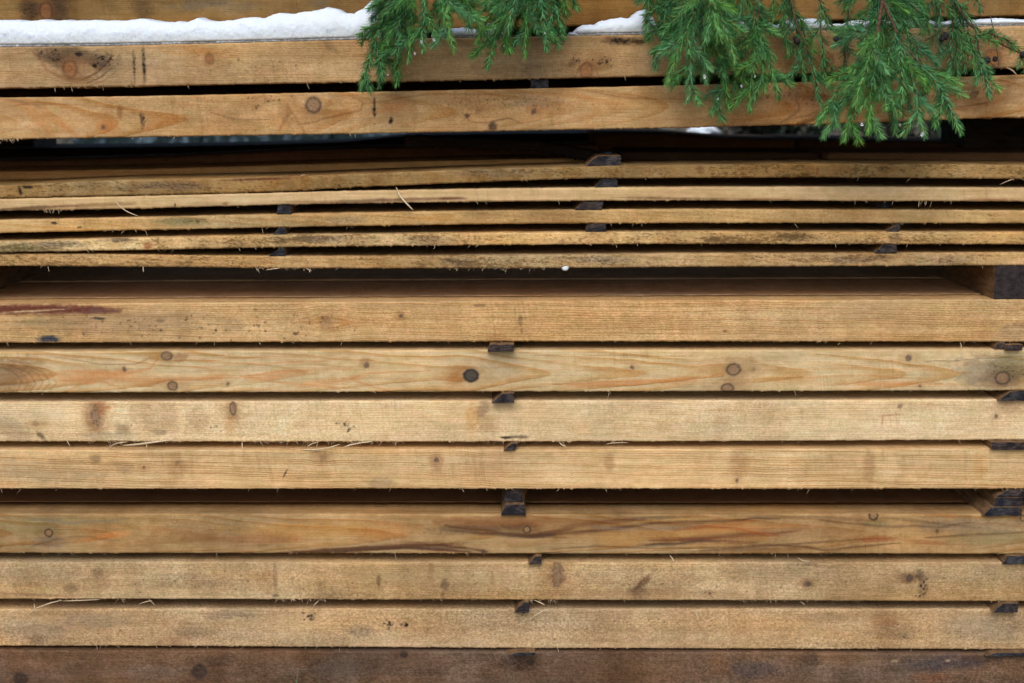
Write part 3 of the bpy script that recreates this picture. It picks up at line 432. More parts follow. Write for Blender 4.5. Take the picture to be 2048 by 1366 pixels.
behind('B0b', 'B0', .29, .30, -.010, 'unseen board at the back of the topmost layer, lowered to block the sky', dk, 46)
# layer of the thin boards seen from above through the upper gap
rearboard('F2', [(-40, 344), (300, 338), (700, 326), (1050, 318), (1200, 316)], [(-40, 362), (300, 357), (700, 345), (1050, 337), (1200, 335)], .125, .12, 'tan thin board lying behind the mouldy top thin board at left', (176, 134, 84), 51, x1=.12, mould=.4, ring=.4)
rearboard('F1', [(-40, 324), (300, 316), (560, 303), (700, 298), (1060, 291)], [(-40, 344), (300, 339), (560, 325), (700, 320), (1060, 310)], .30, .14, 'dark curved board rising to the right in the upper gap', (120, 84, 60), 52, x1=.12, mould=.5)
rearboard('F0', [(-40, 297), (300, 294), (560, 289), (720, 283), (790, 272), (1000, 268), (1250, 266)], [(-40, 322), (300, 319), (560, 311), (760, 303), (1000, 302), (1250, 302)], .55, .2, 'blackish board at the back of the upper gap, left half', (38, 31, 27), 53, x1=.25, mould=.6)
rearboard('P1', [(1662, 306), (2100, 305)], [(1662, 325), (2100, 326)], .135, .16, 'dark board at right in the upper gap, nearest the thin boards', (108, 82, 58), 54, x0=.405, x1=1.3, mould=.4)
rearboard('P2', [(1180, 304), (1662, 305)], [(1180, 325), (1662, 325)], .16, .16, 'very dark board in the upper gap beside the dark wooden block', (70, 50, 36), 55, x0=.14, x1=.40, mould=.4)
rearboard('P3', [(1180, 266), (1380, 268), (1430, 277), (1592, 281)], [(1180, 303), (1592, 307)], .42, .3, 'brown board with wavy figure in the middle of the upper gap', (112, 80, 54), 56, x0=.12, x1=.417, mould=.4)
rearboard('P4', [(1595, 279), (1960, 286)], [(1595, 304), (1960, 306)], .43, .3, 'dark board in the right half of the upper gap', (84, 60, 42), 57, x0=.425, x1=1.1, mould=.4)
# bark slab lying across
board('S', [(806, 272), (960, 275), (1080, 283), (1150, 292), (1200, 308)], [(806, 294), (960, 297), (1080, 303), (1150, 314), (1200, 330)], 'dark bark-covered slab curving down onto the dark wooden block', 'bark slab', (50, 42, 37), Y=.09, width=.05, x0=-.135, x1=.118, step=.003, vis=False, seed=58, mould=1.2, fuzz=1, chips=3)

# ------------------------------------------------------------------ stickers
def zat(b, X, which):
    xs, zt, zb = BOARDS[b][:3]; return float(np.interp(X, xs, zt if which == 't' else zb))
def sticker(q, low, up, label, prot=.008, f0=0., f1=1., length=.2, yaw=0., cat='sticker', endmat=None, name='sticker', group='stickers between the boards', dark=1.0):
    """q = left-bottom, left-top, right-top, right-bottom px of the sawn end; the stick fills the gap between two boards"""
    xm = sum(q)/4; Yf = -prot
    Xc = at(xm, 700, 0)[0]
    zl, zh = zat(low, Xc, 't'), zat(up, Xc, 'b')
    z0, z1 = zl+(zh-zl)*f0, zl+(zh-zl)*f1
    pyc = 185+F*(CZ-(z0+z1)/2)/CD
    k = lambda p: at(p, min(max(pyc, 100), 1350), Yf)[0]
    rnd = random.Random(int(xm*7+z0*1e4))
    X = [k(p) for p in q]
    pts = [(X[0], z0), (X[1], z1-.0003), (X[2], z1), (X[3], z0+.0002)]
    # subdivide outline with a little roughness
    out = []
    for i in range(4):
        a, b = np.array(pts[i]), np.array(pts[(i+1) % 4])
        for t in np.linspace(0, 1, 7)[:-1]:
            p = a+(b-a)*t
            if 0 < t: p = p+np.array([rnd.uniform(-1, 1), rnd.uniform(-1, 1)])*.00045
            out.append(p)
    out = np.array(out); n = len(out); c = out.mean(0)
    rings = [(.93, 0), (1., .0007), (1., .01), (1., .05), (1., length)]
    verts = []; 
    for s_, y in rings:
        for p in out:
            w = c+(p-c)*s_; verts.append((w[0]+yaw*y, Yf+y+(rnd.uniform(-.0005, .0005) if y < .001 else 0), w[1]))
    faces = []; mi = []
    for r_ in range(len(rings)-1):
        for i in range(n):
            faces.append([r_*n+i, r_*n+(i+1) % n, (r_+1)*n+(i+1) % n, (r_+1)*n+i]); mi.append(0 if r_ == 0 else 1)
    faces.append(list(range(n))[::-1]); mi.append(0)
    faces.append([(len(rings)-1)*n+i for i in range(n)]); mi.append(0)
    o = mesh_obj(name, verts, faces, [endmat or END, STICKWOOD], smooth=False, midx=mi)
    return tag(o, label, cat, group)
sticker((1061, 1063, 1097, 1097), 'B2', 'B1', 'grey brown sticker end between the two heavy boards under the snow', prot=-.004)
blk = sticker((1172, 1196, 1242, 1242), 'T1', 'B2', 'dark wooden block lying on top of the thin boards in the upper gap', prot=-.002, f1=.27, length=.075, cat='block', name='wood_block')
sticker((1190, 1203, 1235, 1235), 'T2', 'T1', 'highest sticker end of the thin boards, directly below the dark wooden block', prot=-.002)
sticker((1150, 1166, 1208, 1204), 'T3', 'T2', 'wide wedge-shaped sticker end under the pale thin board at the centre', prot=-.003)
sticker((553, 555, 581, 583), 'T3', 'T2', 'squarish sticker end under the pale thin board at left', prot=-.002)
sticker((1755, 1756, 1783, 1783), 'T3', 'T2', 'dark sunken sticker end under the pale thin board at right', prot=-.03)
sticker((1171, 1176, 1212, 1212), 'T4', 'T3', 'sticker end under the mossy thin board near the centre', prot=-.002)
sticker((545, 557, 571, 572), 'T4', 'T3', 'slanted sticker end under the mossy thin board at left', prot=-.001)
sticker((1775, 1796, 1802, 1799), 'T4', 'T3', 'pointed sticker end under the mossy thin board at right', prot=-.001)
sticker((537, 562, 570, 570), 'T5', 'T4', 'triangular sticker end on the lowest thin board at left', prot=.000)
sticker((1751, 1766, 1794, 1794), 'T5', 'T4', 'slanted sticker end on the lowest thin board at right', prot=.002)
sticker((975, 980, 1028, 1027), 'H2', 'H1', 'blue-grey oblong sticker end above the dark round knot', prot=.014, f1=.9)
sticker((983, 1006, 1029, 1028), 'H3', 'H2', 'blue-green wedge sticker end just below the dark round knot', prot=.012)
sticker((1007, 1024, 1035, 1030), 'H4', 'H3', 'small crooked sticker end on the fine straight grain board', prot=.008)
sticker((1002, 1012, 1048, 1052), 'H5', 'H4', 'lower sticker of the doubled pair in the middle wide gap', prot=.006, f0=0, f1=.42)
sticker((1006, 1015, 1043, 1046), 'H5', 'H4', 'upper sticker of the doubled pair in the middle wide gap', prot=-.004, f0=.43, f1=1, yaw=.12)
sticker((1057, 1072, 1083, 1083), 'H6', 'H5', 'small sticker end below the board with the eye knot', prot=.010)
sticker((1029, 1046, 1058, 1058), 'H7', 'H6', 'teal-grey sticker end on the mould-spotted board at centre', prot=.010)
sticker((1015, 1033, 1070, 1068), 'H8', 'H7', 'lowest centre sticker end on the bottom dark board', prot=.012)
sticker((2012, 2012, 2046, 2045), 'H2', 'H1', 'topmost oblong sticker end at the right edge of the lower stack', prot=.010, f1=.8)
sticker((1990, 1996, 2010, 2008), 'H2', 'H1', 'small curled sliver beside the oblong sticker end at the right edge', prot=.004, f0=.1, f1=.95, name='wood_sliver', cat='sliver')
sticker((1998, 2022, 2075, 2080), 'H3', 'H2', 'pointed blue sticker end at the right edge under the grey stain', prot=.006)
sticker((1984, 1982, 2090, 2090), 'H4', 'H3', 'long flat sticker end at the right edge above the straight grain board', prot=.010)
sticker((1966, 1982, 2043, 2043), 'H5', 'H4', 'lowest of the three stacked stickers at the right edge', prot=.008, f0=0, f1=.33)
sticker((1988, 1990, 2045, 2045), 'H5', 'H4', 'middle one of the three stacked stickers at the right edge', prot=.004, f0=.34, f1=.66)
sticker((1992, 2020, 2050, 2047), 'H5', 'H4', 'splintered top one of the three stacked stickers at the right edge', prot=.002, f0=.67, f1=1)
sticker((2006, 2013, 2075, 2075), 'H6', 'H5', 'sticker end at the right edge below the streaked board', prot=.008)
sticker((1986, 2004, 2036, 2034), 'H7', 'H6', 'notched sticker end at the right edge on the mould-spotted board', prot=.010)
sticker((1970, 1992, 2100, 2100), 'H8', 'H7', 'wide bluish sticker end at the bottom right corner', prot=.008)
# big spacers in the wide gap and in the upper gap
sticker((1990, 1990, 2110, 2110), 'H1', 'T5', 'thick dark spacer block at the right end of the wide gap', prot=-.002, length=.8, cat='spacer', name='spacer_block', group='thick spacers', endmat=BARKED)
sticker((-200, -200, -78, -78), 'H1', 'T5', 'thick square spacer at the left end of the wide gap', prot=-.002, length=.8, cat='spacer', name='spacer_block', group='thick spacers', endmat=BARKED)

def box(name, c0, c1, mat, parent=None, bev=.002):
    x0, y0, z0 = c0; x1, y1, z1 = c1
    v = [(x, y, z) for x in (x0, x1) for y in (y0, y1) for z in (z0, z1)]
    f = [[0, 1, 3, 2], [4, 6, 7, 5], [0, 4, 5, 1], [2, 3, 7, 6], [0, 2, 6, 4], [1, 5, 7, 3]]
    o = mesh_obj(name, v, f, mat, parent, smooth=False)
    if bev:
        b = o.modifiers.new('bevel', 'BEVEL'); b.width = bev; b.segments = 2
    return o
DARKEND = None
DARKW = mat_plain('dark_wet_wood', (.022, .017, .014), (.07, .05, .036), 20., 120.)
def px_box(name, xa, ya, xb, yb, Y, dep, mat, label, cat, group=None):
    A, B = at(xa, ya, Y), at(xb, yb, Y)
    return tag(box(name, (A[0], Y, B[2]), (B[0], Y+dep, A[2]), mat), label, cat, group)
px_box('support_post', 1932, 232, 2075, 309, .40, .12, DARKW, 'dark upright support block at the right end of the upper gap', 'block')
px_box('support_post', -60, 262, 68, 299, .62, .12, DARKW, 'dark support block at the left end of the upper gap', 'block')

# ------------------------------------------------------------------ splinters and frayed fibres
def tube(pts, rad, mat, name, parent, flat=1.0, n=5):
    P = [Vector(p) for p in pts]; verts = []; faces = []
    for i, p in enumerate(P):
        t = (P[min(i+1, len(P)-1)]-P[max(i-1, 0)]).normalized(); a = t.cross(Vector((0, 1, 0.01))).normalized(); b = t.cross(a)
        r = rad*(1-abs(2*i/(len(P)-1)-1)**3*.75)
        for k in range(n):
            w = 2*math.pi*k/n; verts.append(tuple(p+a*math.cos(w)*r+b*math.sin(w)*r*flat))
    for i in range(len(P)-1):
        for k in range(n): faces.append([i*n+k, i*n+(k+1) % n, (i+1)*n+(k+1) % n, (i+1)*n+k])
    return verts, faces
def splinter(b, pts, rad=.0006, y0=-.001, y1=-.012):
    n = len(pts)
    P = np.array([V(p[0], p[1], y0+(y1-y0)*math.sin(math.pi*.5*i/(n-1))) for i, p in enumerate(pts)])
    t = np.linspace(0, n-1, 14); P2 = np.stack([np.interp(t, range(n), P[:, k]) for k in range(3)], -1)
    for _ in range(2): P2[1:-1] = (P2[:-2]+P2[1:-1]*2+P2[2:])/4
    v, f = tube(P2, rad, FIBRE, '', None)
    return mesh_obj('splinter', v, f, FIBRE, BOARDS[b][4])
SPL = [('T2', [(228, 396), (238, 412), (255, 424), (278, 433)]), ('T2', [(792, 374), (800, 392), (812, 406), (826, 420)], .0011), ('T5', [(286, 532), (287, 544)]), ('T5', [(532, 540), (545, 538), (560, 536)]), ('T5', [(612, 536), (620, 541), (619, 545)]),
       ('H3', [(217, 899), (222, 892), (235, 886), (255, 884)], .0007), ('H3', [(246, 891), (275, 889), (310, 884), (345, 880)], .0013), ('H3', [(290, 883), (293, 889), (294, 895)]), ('H3', [(484, 884), (485, 898)]), ('H3', [(614, 902), (616, 892), (625, 887), (638, 884)], .0007), ('H3', [(628, 904), (633, 894), (636, 885)]),
       ('H3', [(592, 899), (630, 900), (662, 895), (680, 888)], .0009), ('H3', [(715, 886), (728, 885), (745, 883)], .0009), ('H3', [(1118, 884), (1124, 890), (1132, 893)], .0007), ('H3', [(1212, 888), (1225, 886), (1256, 885)]), ('H3', [(133, 880), (140, 892)], .0004),
       ('H6', [(54, 1232), (68, 1218), (100, 1206), (125, 1200)], .0007), ('H6', [(68, 1207), (70, 1218)], .0005), ('H6', [(125, 1202), (160, 1201), (200, 1199)], .0007), ('H6', [(278, 1208), (290, 1204), (304, 1201)], .0006), ('H6', [(300, 1200), (310, 1211)], .0004), ('H6', [(625, 1218), (630, 1208), (638, 1201)], .0006),
       ('H6', [(1068, 1200), (1080, 1205), (1090, 1210)], .0007), ('H7', [(1058, 1240), (1075, 1228), (1093, 1217)], .0007), ('H5', [(1339, 1110), (1345, 1117), (1348, 1124)], .0006), ('H6', [(1595, 1115), (1605, 1121), (1620, 1123)], .0005), ('H6', [(1600, 1203), (1610, 1209)], .0005),
       ('B2', [(2012, 135), (2024, 140), (2034, 150)], .0009), ('H1', [(1675, 690), (1680, 686)], .0006), ('H1', [(1920, 684), (1923, 692), (1921, 697)], .0005), ('T1', [(2000, 369), (2015, 362), (2028, 358)], .0005), ('T2', [(1838, 403), (1837, 414)], .0004), ('T2', [(1853, 402), (1851, 411)], .0004), ('T1', [(600, 353), (604, 351), (610, 349)], .0006),
       ('H7', [(1387, 1222), (1393, 1229), (1396, 1236)], .0006), ('H3', [(685, 896), (700, 890), (722, 886)], .001)]
for s_ in SPL: splinter(s_[0], s_[1], *(s_[2:]))
def fray(b, n, seed, lo=.0012, hi=.005, ranges=None):
    xs, zt, zb, Y, o = BOARDS[b]; r = random.Random(seed); vs = []; fs = []
    for _ in range(n):
        x = r.uniform(-.66, .66)
        if ranges and r.random() < .75: a, c = r.choice(ranges); x = at(r.uniform(a, c), 700)[0]
        z = float(np.interp(x, xs, zb)); L = r.uniform(lo, hi)**1.0*(1 if r.random() < .85 else 1.7); a = r.choice((-1, 1))*r.uniform(.2, 1.35)
        p0 = Vector((x, Y+r.uniform(-.0004, .003), z+.0010)); d = Vector((math.sin(a), r.uniform(-.5, .1), -math.cos(a))).normalized()
        pts = [p0+d*L*t+Vector((0, 0, -L*.25*t*t)) for t in (0, .33, .66, 1)]
        v, f = tube(pts, r.uniform(.00016, .00034), FIBRE, '', None, n=3)
        k = len(vs); vs += v; fs += [[q+k for q in g_] for g_ in f]
    return tag(mesh_obj('frayed_edge', vs, fs, FIBRE, o), kind='stuff')
for b, n, sd_, rg in (('B1', 50, 1, None), ('B2', 55, 2, [(0, 60)]), ('T1', 30, 3, None), ('T2', 60, 4, [(1650, 1900), (100, 160)]), ('T3', 40, 5, None), ('T4', 40, 6, None), ('T5', 60, 7, [(900, 1100), (500, 640)]),
                      ('H1', 40, 8, None), ('H2', 30, 9, None), ('H3', 170, 10, [(200, 360), (500, 620), (640, 800), (880, 1260)]), ('H4', 40, 11, None), ('H5', 35, 12, None), ('H6', 110, 13, [(60, 330), (540, 640), (1050, 1120), (1500, 1750)]), ('H7', 40, 14, None)):
    fray(b, n, sd_, ranges=rg)

# ------------------------------------------------------------------ snow
def mat_snow():
    n = N('old_snow'); o = n.obj(); a = n.noise(o, 700, 4, .7); b = n.noise(o, 120, 3, .6)
    n.bump(n.math('ADD', n.math('MULTIPLY', a, .7), b), .0014, .6)
    c = n.mix(n.mr(b, .3, .7), (.72, .80, .885), (.76, .84, .92))
    n.b.inputs['Subsurface Weight'].default_value = .5; n.b.inputs['Subsurface Radius'].default_value = (.006, .008, .011); n.b.inputs['Subsurface Scale'].default_value = .6
    return n.fin(c, .55, .35)
SNOW = mat_snow()
def mat_ice():
    n = N('grey_melt_ice'); a = n.noise(n.obj(), 260, 4, .7)
    c = n.mix(n.mr(a, .45, .62), (.24, .27, .31), (.50, .56, .64)); n.bump(a, .001, .6); return n.fin(c, .3, .5)
ICE = mat_ice()
def snow(prof, sup, label, Yf=.004, depth=.05, rim=.0035, seed=1, round_=1.0, botp=None):
    """prof = (px, py) of the upper outline; the patch rests on top of board sup"""
    P = np.array([[*at(px, py, 0.0)] for px, py in prof]); X0, X1 = P[0, 0], P[-1, 0]
    xs = np.arange(X0, X1, .0013); top = np.interp(xs, P[:, 0], P[:, 2])
    top = top+(fbm(xs*110, 0*xs, seed)-.5)*.0024+(fbm(xs*420, 0*xs, seed+1)-.5)*.0012
    zb = np.interp(xs, BOARDS[sup][0], BOARDS[sup][1])+rim
    endf = np.minimum(sst(0, .012, xs-X0), sst(0, .012, X1-xs)) if round_ else np.ones_like(xs)
    hgt = np.maximum(top-zb, .0012)
    hgt = hgt*(.25+.75*endf)
    ns = 26; s_ = np.linspace(0, 1, ns)
    ang = s_*math.pi*.5
    # cross-section: slightly bulging face curling to a top that runs back
    yy = []; zz = []
    for t in s_:
        if t < .6: u = t/.6; yy.append(-.002*math.sin(u*math.pi)+.006*u**3); zz.append(u*.93)
        else: u = (t-.6)/.4; yy.append(.006+(1-math.cos(u*math.pi/2))*.02+u*(depth-.026)); zz.append(.93+.07*math.sin(u*math.pi/2))
    yy = np.array(yy); zz = np.array(zz)
    X = np.repeat(xs[:, None], ns, 1); Z = zb[:, None]+hgt[:, None]*zz[None]
    Y = Yf+yy[None]*1.0+(1-endf)[:, None]*.015*(1-zz[None]*0)
    nz = (fbm(X*70, Z*70+Y*60, seed+2, 3)-.5)*.0030+(fbm(X*380, Z*380+Y*200, seed+3, 3)-.5)*.0014
    Y = Y+nz*(s_[None]*.0+1); Z = Z+nz*.4*zz[None]
    Z = np.maximum(Z, zb[:, None]-.001)
    v = np.stack([X, Y, Z], -1).reshape(-1, 3); nx = len(xs)
    # closing back/bottom row
    vb = np.stack([xs, np.full(nx, Yf+depth), zb-rim], -1)
    vf = np.stack([xs, np.full(nx, Yf+.004), zb-.0005], -1)
    allv = np.concatenate([v, vb, vf]); f = []
    for i in range(nx-1):
        for j in range(ns-1): f.append([i*ns+j, (i+1)*ns+j, (i+1)*ns+j+1, i*ns+j+1])
        a = nx*ns+i; b = nx*ns+nx+i
        f.append([i*ns+ns-1, (i+1)*ns+ns-1, a+1, a]); f.append([a, a+1, b+1, b]); f.append([b, b+1, (i+1)*ns, i*ns])
    o = mesh_obj('snow_patch', allv, f, SNOW); tag(o, label, 'snow', 'snow lying on the ledge')
    # melt rim
    if rim > .001:
        k = 5; vv = []; ff = []
        for i, x in enumerate(xs):
            zz0 = zb[i]-rim+.0002; wv = (vn(np.array([x*300.]), np.array([0.]), seed+9)[0])*.0012
            for (yo, zo) in ((.012, 0), (.0015+wv, .0), (.0008+wv, rim*.5), (.0025+wv, rim+.0008), (.012, rim+.001)): vv.append((x, Yf+yo, zz0+zo))
        for i in range(nx-1):
            for j in range(k-1): ff.append([i*k+j, (i+1)*k+j, (i+1)*k+j+1, i*k+j+1])
        mesh_obj('melt_ice', vv, ff, ICE, o)
    return o
snow([(-330, 44), (-60, 39), (0, 37), (120, 37), (240, 38), (262, 35), (285, 34), (310, 40), (370, 40), (390, 33), (410, 39), (440, 40), (465, 35), (500, 31), (520, 34), (552, 22), (575, 24), (600, 20), (630, 17), (650, 12), (668, 13), (685, 22), (705, 24), (722, 14), (735, 2), (742, -8), (752, -6), (757, 40), (760, 60)], 'B1', 'long thick snow strip on the ledge at the left, reaching the spruce twigs', seed=3)
snow([(862, 66), (880, 60), (900, 57), (930, 54), (960, 56), (975, 44), (995, 46), (1010, 58)], 'B1', 'thin snow patch on the ledge between the two middle spruce boughs', seed=5)
snow([(1138, 69), (1150, 58), (1165, 50), (1190, 47), (1204, 38), (1235, 35), (1262, 33), (1284, 17), (1294, 14), (1302, 26), (1318, 28), (1322, 48), (1314, 66)][:-1], 'B1', 'peaked snow lump on the ledge right of centre', seed=7)
snow([(1452, 58), (1475, 40), (1500, 40), (1520, 44), (1545, 42), (1560, 52), (1590, 36), (1610, 34), (1650, 37), (1668, 46), (1698, 47), (1722, 38), (1740, 42), (1770, 36), (1800, 46), (1830, 38), (1850, 37), (1880, 44), (1905, 41), (1930, 38), (1960, 37), (1990, 35), (2040, 37), (2150, 34), (2290, 38)], 'B1', 'broken snow strip on the ledge behind the right spruce boughs', seed=9, rim=.003)
def blob(name, c, r, mat, label, cat, seed, sq=(1, 1, 1), group=None):
    import bmesh
    bm = bmesh.new(); bmesh.ops.create_icosphere(bm, subdivisions=4, radius=1)
    co = np.array([v.co[:] for v in bm.verts]); nz = fbm(co[:, 0]*2.3+co[:, 2]*1.1+9, co[:, 1]*2.3+co[:, 2]*1.7+seed, seed, 4)
    for v, q in zip(bm.verts, nz): v.co = Vector((v.co.x*sq[0], v.co.y*sq[1], v.co.z*sq[2]))*r*(.6+q*.8)+Vector(c)
    me = bpy.data.meshes.new(name); bm.to_mesh(me); bm.free(); me.materials.append(mat); me.polygons.foreach_set('use_smooth', [True]*len(me.polygons))
    o = bpy.data.objects.new(name, me); COL.objects.link(o); return tag(o, label, cat, group)
blob('snow_clump', at(1130, 537, -.001), .0036, SNOW, 'tiny snow clump hanging under the lowest thin board', 'snow', 2, (1.1, .8, .75))

# ------------------------------------------------------------------ spruce boughs
def mat_needle():
    n = N('spruce_needles'); c = n.attr('ncol', 'Color'); nz = n.noise(n.obj(), 60, 2)
    c = n.mix(1, c, n.mix(nz, (.8, .8, .85), (1.2, 1.2, 1.1)), 'MULTIPLY')
    n.b.inputs['Subsurface Weight'].default_value = 0; n.fin(c, .6, .25)
    tr = n.n('ShaderNodeBsdfTranslucent'); n.put(tr.inputs[0], c); mx = n.n('ShaderNodeMixShader'); mx.inputs[0].default_value = .3
    n.t.links.new(n.b.outputs[0], mx.inputs[1]); n.t.links.new(tr.outputs[0], mx.inputs[2]); n.t.links.new(mx.outputs[0], n.out.inputs[0]); return n.m
NEEDLE = mat_needle()
TWIG = mat_plain('brown_twig_bark', (.05, .032, .02), (.15, .095, .055), 300., 300.)
CONE = mat_plain('dark_dry_bud', (.012, .011, .013), (.04, .034, .034), 300., 300.)
DROPN = N('water_drop'); DROPN.b.inputs['Transmission Weight'].default_value = .8; DROP = DROPN.fin((.85, .9, .95), .04, .8)
class Bough:
    def __init__(s, seed): s.r = random.Random(seed); s.tv = []; s.tf = []; s.nv = []; s.nf = []; s.nc = []; s.drops = []; s.bl = 0
    def wood(s, pts, r0, r1):
        P = [Vector(p) for p in pts]; k = len(s.tv); n = 5
        for i, p in enumerate(P):
            t = (P[min(i+1, len(P)-1)]-P[max(i-1, 0)]).normalized(); a = t.cross(Vector((.1, 1, 0.05))).normalized(); b = t.cross(a); r = r0+(r1-r0)*i/(len(P)-1)
            for q in range(n): w = 2*math.pi*q/n; s.tv.append(tuple(p+a*math.cos(w)*r+b*math.sin(w)*r))
        for i in range(len(P)-1):
            for q in range(n): s.tf.append([k+i*n+q, k+i*n+(q+1) % n, k+(i+1)*n+(q+1) % n, k+(i+1)*n+q])
    def needles(s, pts, dens=2600, ln=.0112, tip=True, tone=0., t0=0.):
        r = s.r; P = [Vector(p) for p in pts]; L = [0]
        for a, b in zip(P, P[1:]): L.append(L[-1]+(b-a).length)
        tot = L[-1]; cnt = int(tot*dens*(1-t0))
        for q in range(cnt):
            d = (t0+(1-t0)*r.random())*tot; i = 0
            while i < len(L)-2 and L[i+1] < d: i += 1
            f = (d-L[i])/max(1e-6, L[i+1]-L[i]); p = P[i].lerp(P[i+1], f); t = (P[i+1]-P[i]).normalized()
            a = t.cross(Vector((.1, 1, .05))).normalized(); b = t.cross(a); w = r.uniform(0, 2*math.pi)
            rad = a*math.cos(w)+b*math.sin(w)*.75
            frac = d/tot; lean = .56+.42*frac+r.uniform(-.2, .25)
            if rad.z < 0: lean -= .1
            dr = (t*lean+rad*(1.0-.35*max(0, frac-.85)/.15)).normalized(); l = ln*r.uniform(.75, 1.1)*(1 if frac < .93 else .8)
            dr2 = (dr+t*.35).normalized()
            side = dr.cross(t); side = side.normalized() if side.length > 1e-4 else a; up = side.cross(dr).normalized(); wd_ = .00043*r.uniform(.85, 1.15)
            k = len(s.nv); m = p+dr*l*.5; e = m+dr2*l*.5
            s.nv += [tuple(p+side*wd_*.8), tuple(p-side*wd_*.8), tuple(p+up*wd_*.8), tuple(m+side*wd_), tuple(m-side*wd_), tuple(m+up*wd_), tuple(e)]
            s.nf += [[k, k+1, k+4, k+3], [k+1, k+2, k+5, k+4], [k+2, k, k+3, k+5], [k+3, k+4, k+6], [k+4, k+5, k+6], [k+5, k+3, k+6]]
            v = r.uniform(.75, 1.3)*(1+tone)*2.85; y = r.uniform(0, 1)*(.3+.7*frac)
            c = (.034*v*(1+1.2*y*y+.5*max(0, tone)), .104*v*(1+.35*y), .042*v*(1-.1*y)*(1+s.bl), 1)
            if r.random() < .035: c = (.16*v/2, .105*v/2, .03, 1)
            s.nc += [c]*7
    def shoot(s, p0, p1, lvl=0, tone=0., dens=2600, sag=.12, kids=True, spacing=.030, klen=.045, rw=.0012, bare=0.):
        r = s.r; p0 = Vector(p0); p1 = Vector(p1); D = p1-p0; L = D.length; n = max(5, int(L/.008))
        side = D.cross(Vector((0, 1, 0))).normalized()
        if side.length < .1: side = Vector((1, 0, 0))
        bow = side*(sag*L*(1 if D.x >= 0 else -1)) if abs(D.x) > 1e-4 else Vector()
        # droop: leaves more horizontally, hangs at the end
        pts = []
        for i in range(n+1):
            t = i/n; p = p0.lerp(p1, t)+Vector((0, 0, 1))*(sag*L*math.sin(math.pi*t))*min(1, abs(D.x)/L*1.6)
            p += Vector((r.uniform(-1, 1), r.uniform(-1, 1), r.uniform(-1, 1)))*.0006
            pts.append(p)
        s.wood(pts, rw, .0005)
        s.needles(pts, dens, tone=tone, t0=bare)
        if kids and L > .03:
            d = r.uniform(.006, .014)+L*bare*.6; sg = r.choice((-1, 1))
            while d < L*.90:
                t = d/L; i = min(int(t*n), n-1); p = pts[i]; tg = (pts[i+1]-pts[i]).normalized()
                sd2 = tg.cross(Vector((0, 1, 0))).normalized()*sg
                kl = min(klen, (L-d)*.8+.014)*r.uniform(.7, 1.15)
                ang = math.radians(r.uniform(30, 54)); s.bl = r.uniform(-.35, .3)
                dirv = tg*math.cos(ang)+sd2*math.sin(ang)+Vector((0, r.uniform(-.45, .3), -.15)); dirv.normalize()
                s.shoot(p, p+dirv*kl, lvl+1, tone+r.uniform(-.15, .2), dens, .06, lvl < 1 and kl > .035, spacing*.8, klen*.66, .0007)
                d += spacing*r.uniform(.6, 1.3); sg = -sg if r.random() < .8 else sg
    def build(s, label, cones=()):
        root = bpy.data.objects.new('spruce_bough', None); COL.objects.link(root); tag(root, label, 'spruce bough', 'spruce boughs hanging over the stack')
        root.location = (0, 0, 0)
        mesh_obj('twigs', s.tv, s.tf, TWIG, root)
        o = mesh_obj('needles', s.nv, s.nf, NEEDLE, root, smooth=False); attr(o, 'ncol', 'FLOAT_COLOR', np.array(s.nc))
        import bmesh
        def ball(name, c, r, m, sq):
            bm = bmesh.new(); bmesh.ops.create_icosphere(bm, subdivisions=3, radius=r)
            for v in bm.verts: v.co = Vector((v.co.x, v.co.y, v.co.z*sq))*(1+.12*math.sin(v.co.x*3000)*math.sin(v.co.z*2500))+Vector(c)
            me = bpy.data.meshes.new(name); bm.to_mesh(me); bm.free(); me.materials.append(m); me.polygons.foreach_set('use_smooth', [True]*len(me.polygons))
            b = bpy.data.objects.new(name, me); COL.objects.link(b); b.parent = root
        for px, py, Y, r_ in cones: ball('bud', at(px, py, Y), r_*.0006, CONE, 1.1)
        for px, py, Y, r_ in s.drops: ball('water_drop', at(px, py, Y), r_*.00058, DROP, 1.2)
        return root
def bough(seed, stems, shoots, label, cones=(), drops=(), dens=4200):
    """stems: list of polylines (px, py, Y); shoots: (px0, py0, px1, py1, Y0, Y1, tone[, klen, bare])"""
    b = Bough(seed)
    for st_, r0, r1 in stems: b.wood([V(*p) for p in st_], r0, r1)
    for q in shoots:
        x0, y0, x1, y1, Ya, Yb, tone = q[:7]; kl = q[7] if len(q) > 7 else .045; bare = q[8] if len(q) > 8 else 0.
        b.shoot(V(x0, y0, Ya), V(x1, y1, Yb), 0, tone, dens, klen=kl, bare=bare)
    b.drops = list(drops)
    return b.build(label, cones)
bough(101, [([(900, -260, -.05), (860, -120, -.06), (800, -40, -.06), (760, 40, -.06)], .003, .0015), ([(860, -120, -.06), (850, -20, -.07)], .002, .0012)],
      [(800, -40, 722, 178, -.05, -.05, -.1, .034), (795, -60, 758, 172, -.04, -.04, -.2, .03), (815, -60, 792, 166, -.055, -.05, -.05, .032), (790, -20, 745, 90, -.03, -.03, -.3, .045), (830, -70, 818, 118, -.06, -.06, .0, .045), (850, -60, 846, 98, -.07, -.07, .1, .04), (862, -60, 908, 102, -.08, -.08, .2, .045), (870, -50, 880, 60, -.05, -.05, -.1, .045), (880, -60, 962, 62, -.06, -.06, .15, .04), (840, -80, 770, 40, -.03, -.03, -.35, .05), (880, -90, 930, 20, -.04, -.04, -.1, .05), (900, -60, 940, 40, -.05, -.05, 0, .04), (810, -60, 800, 60, -.03, -.03, -.3, .05)],
      'leftmost green spruce bough hanging over the end of the long snow strip', drops=[(843, 84, -.085, 3), (830, 107, -.08, 2.5), (868, 80, -.09, 3), (776, 150, -.07, 2)])
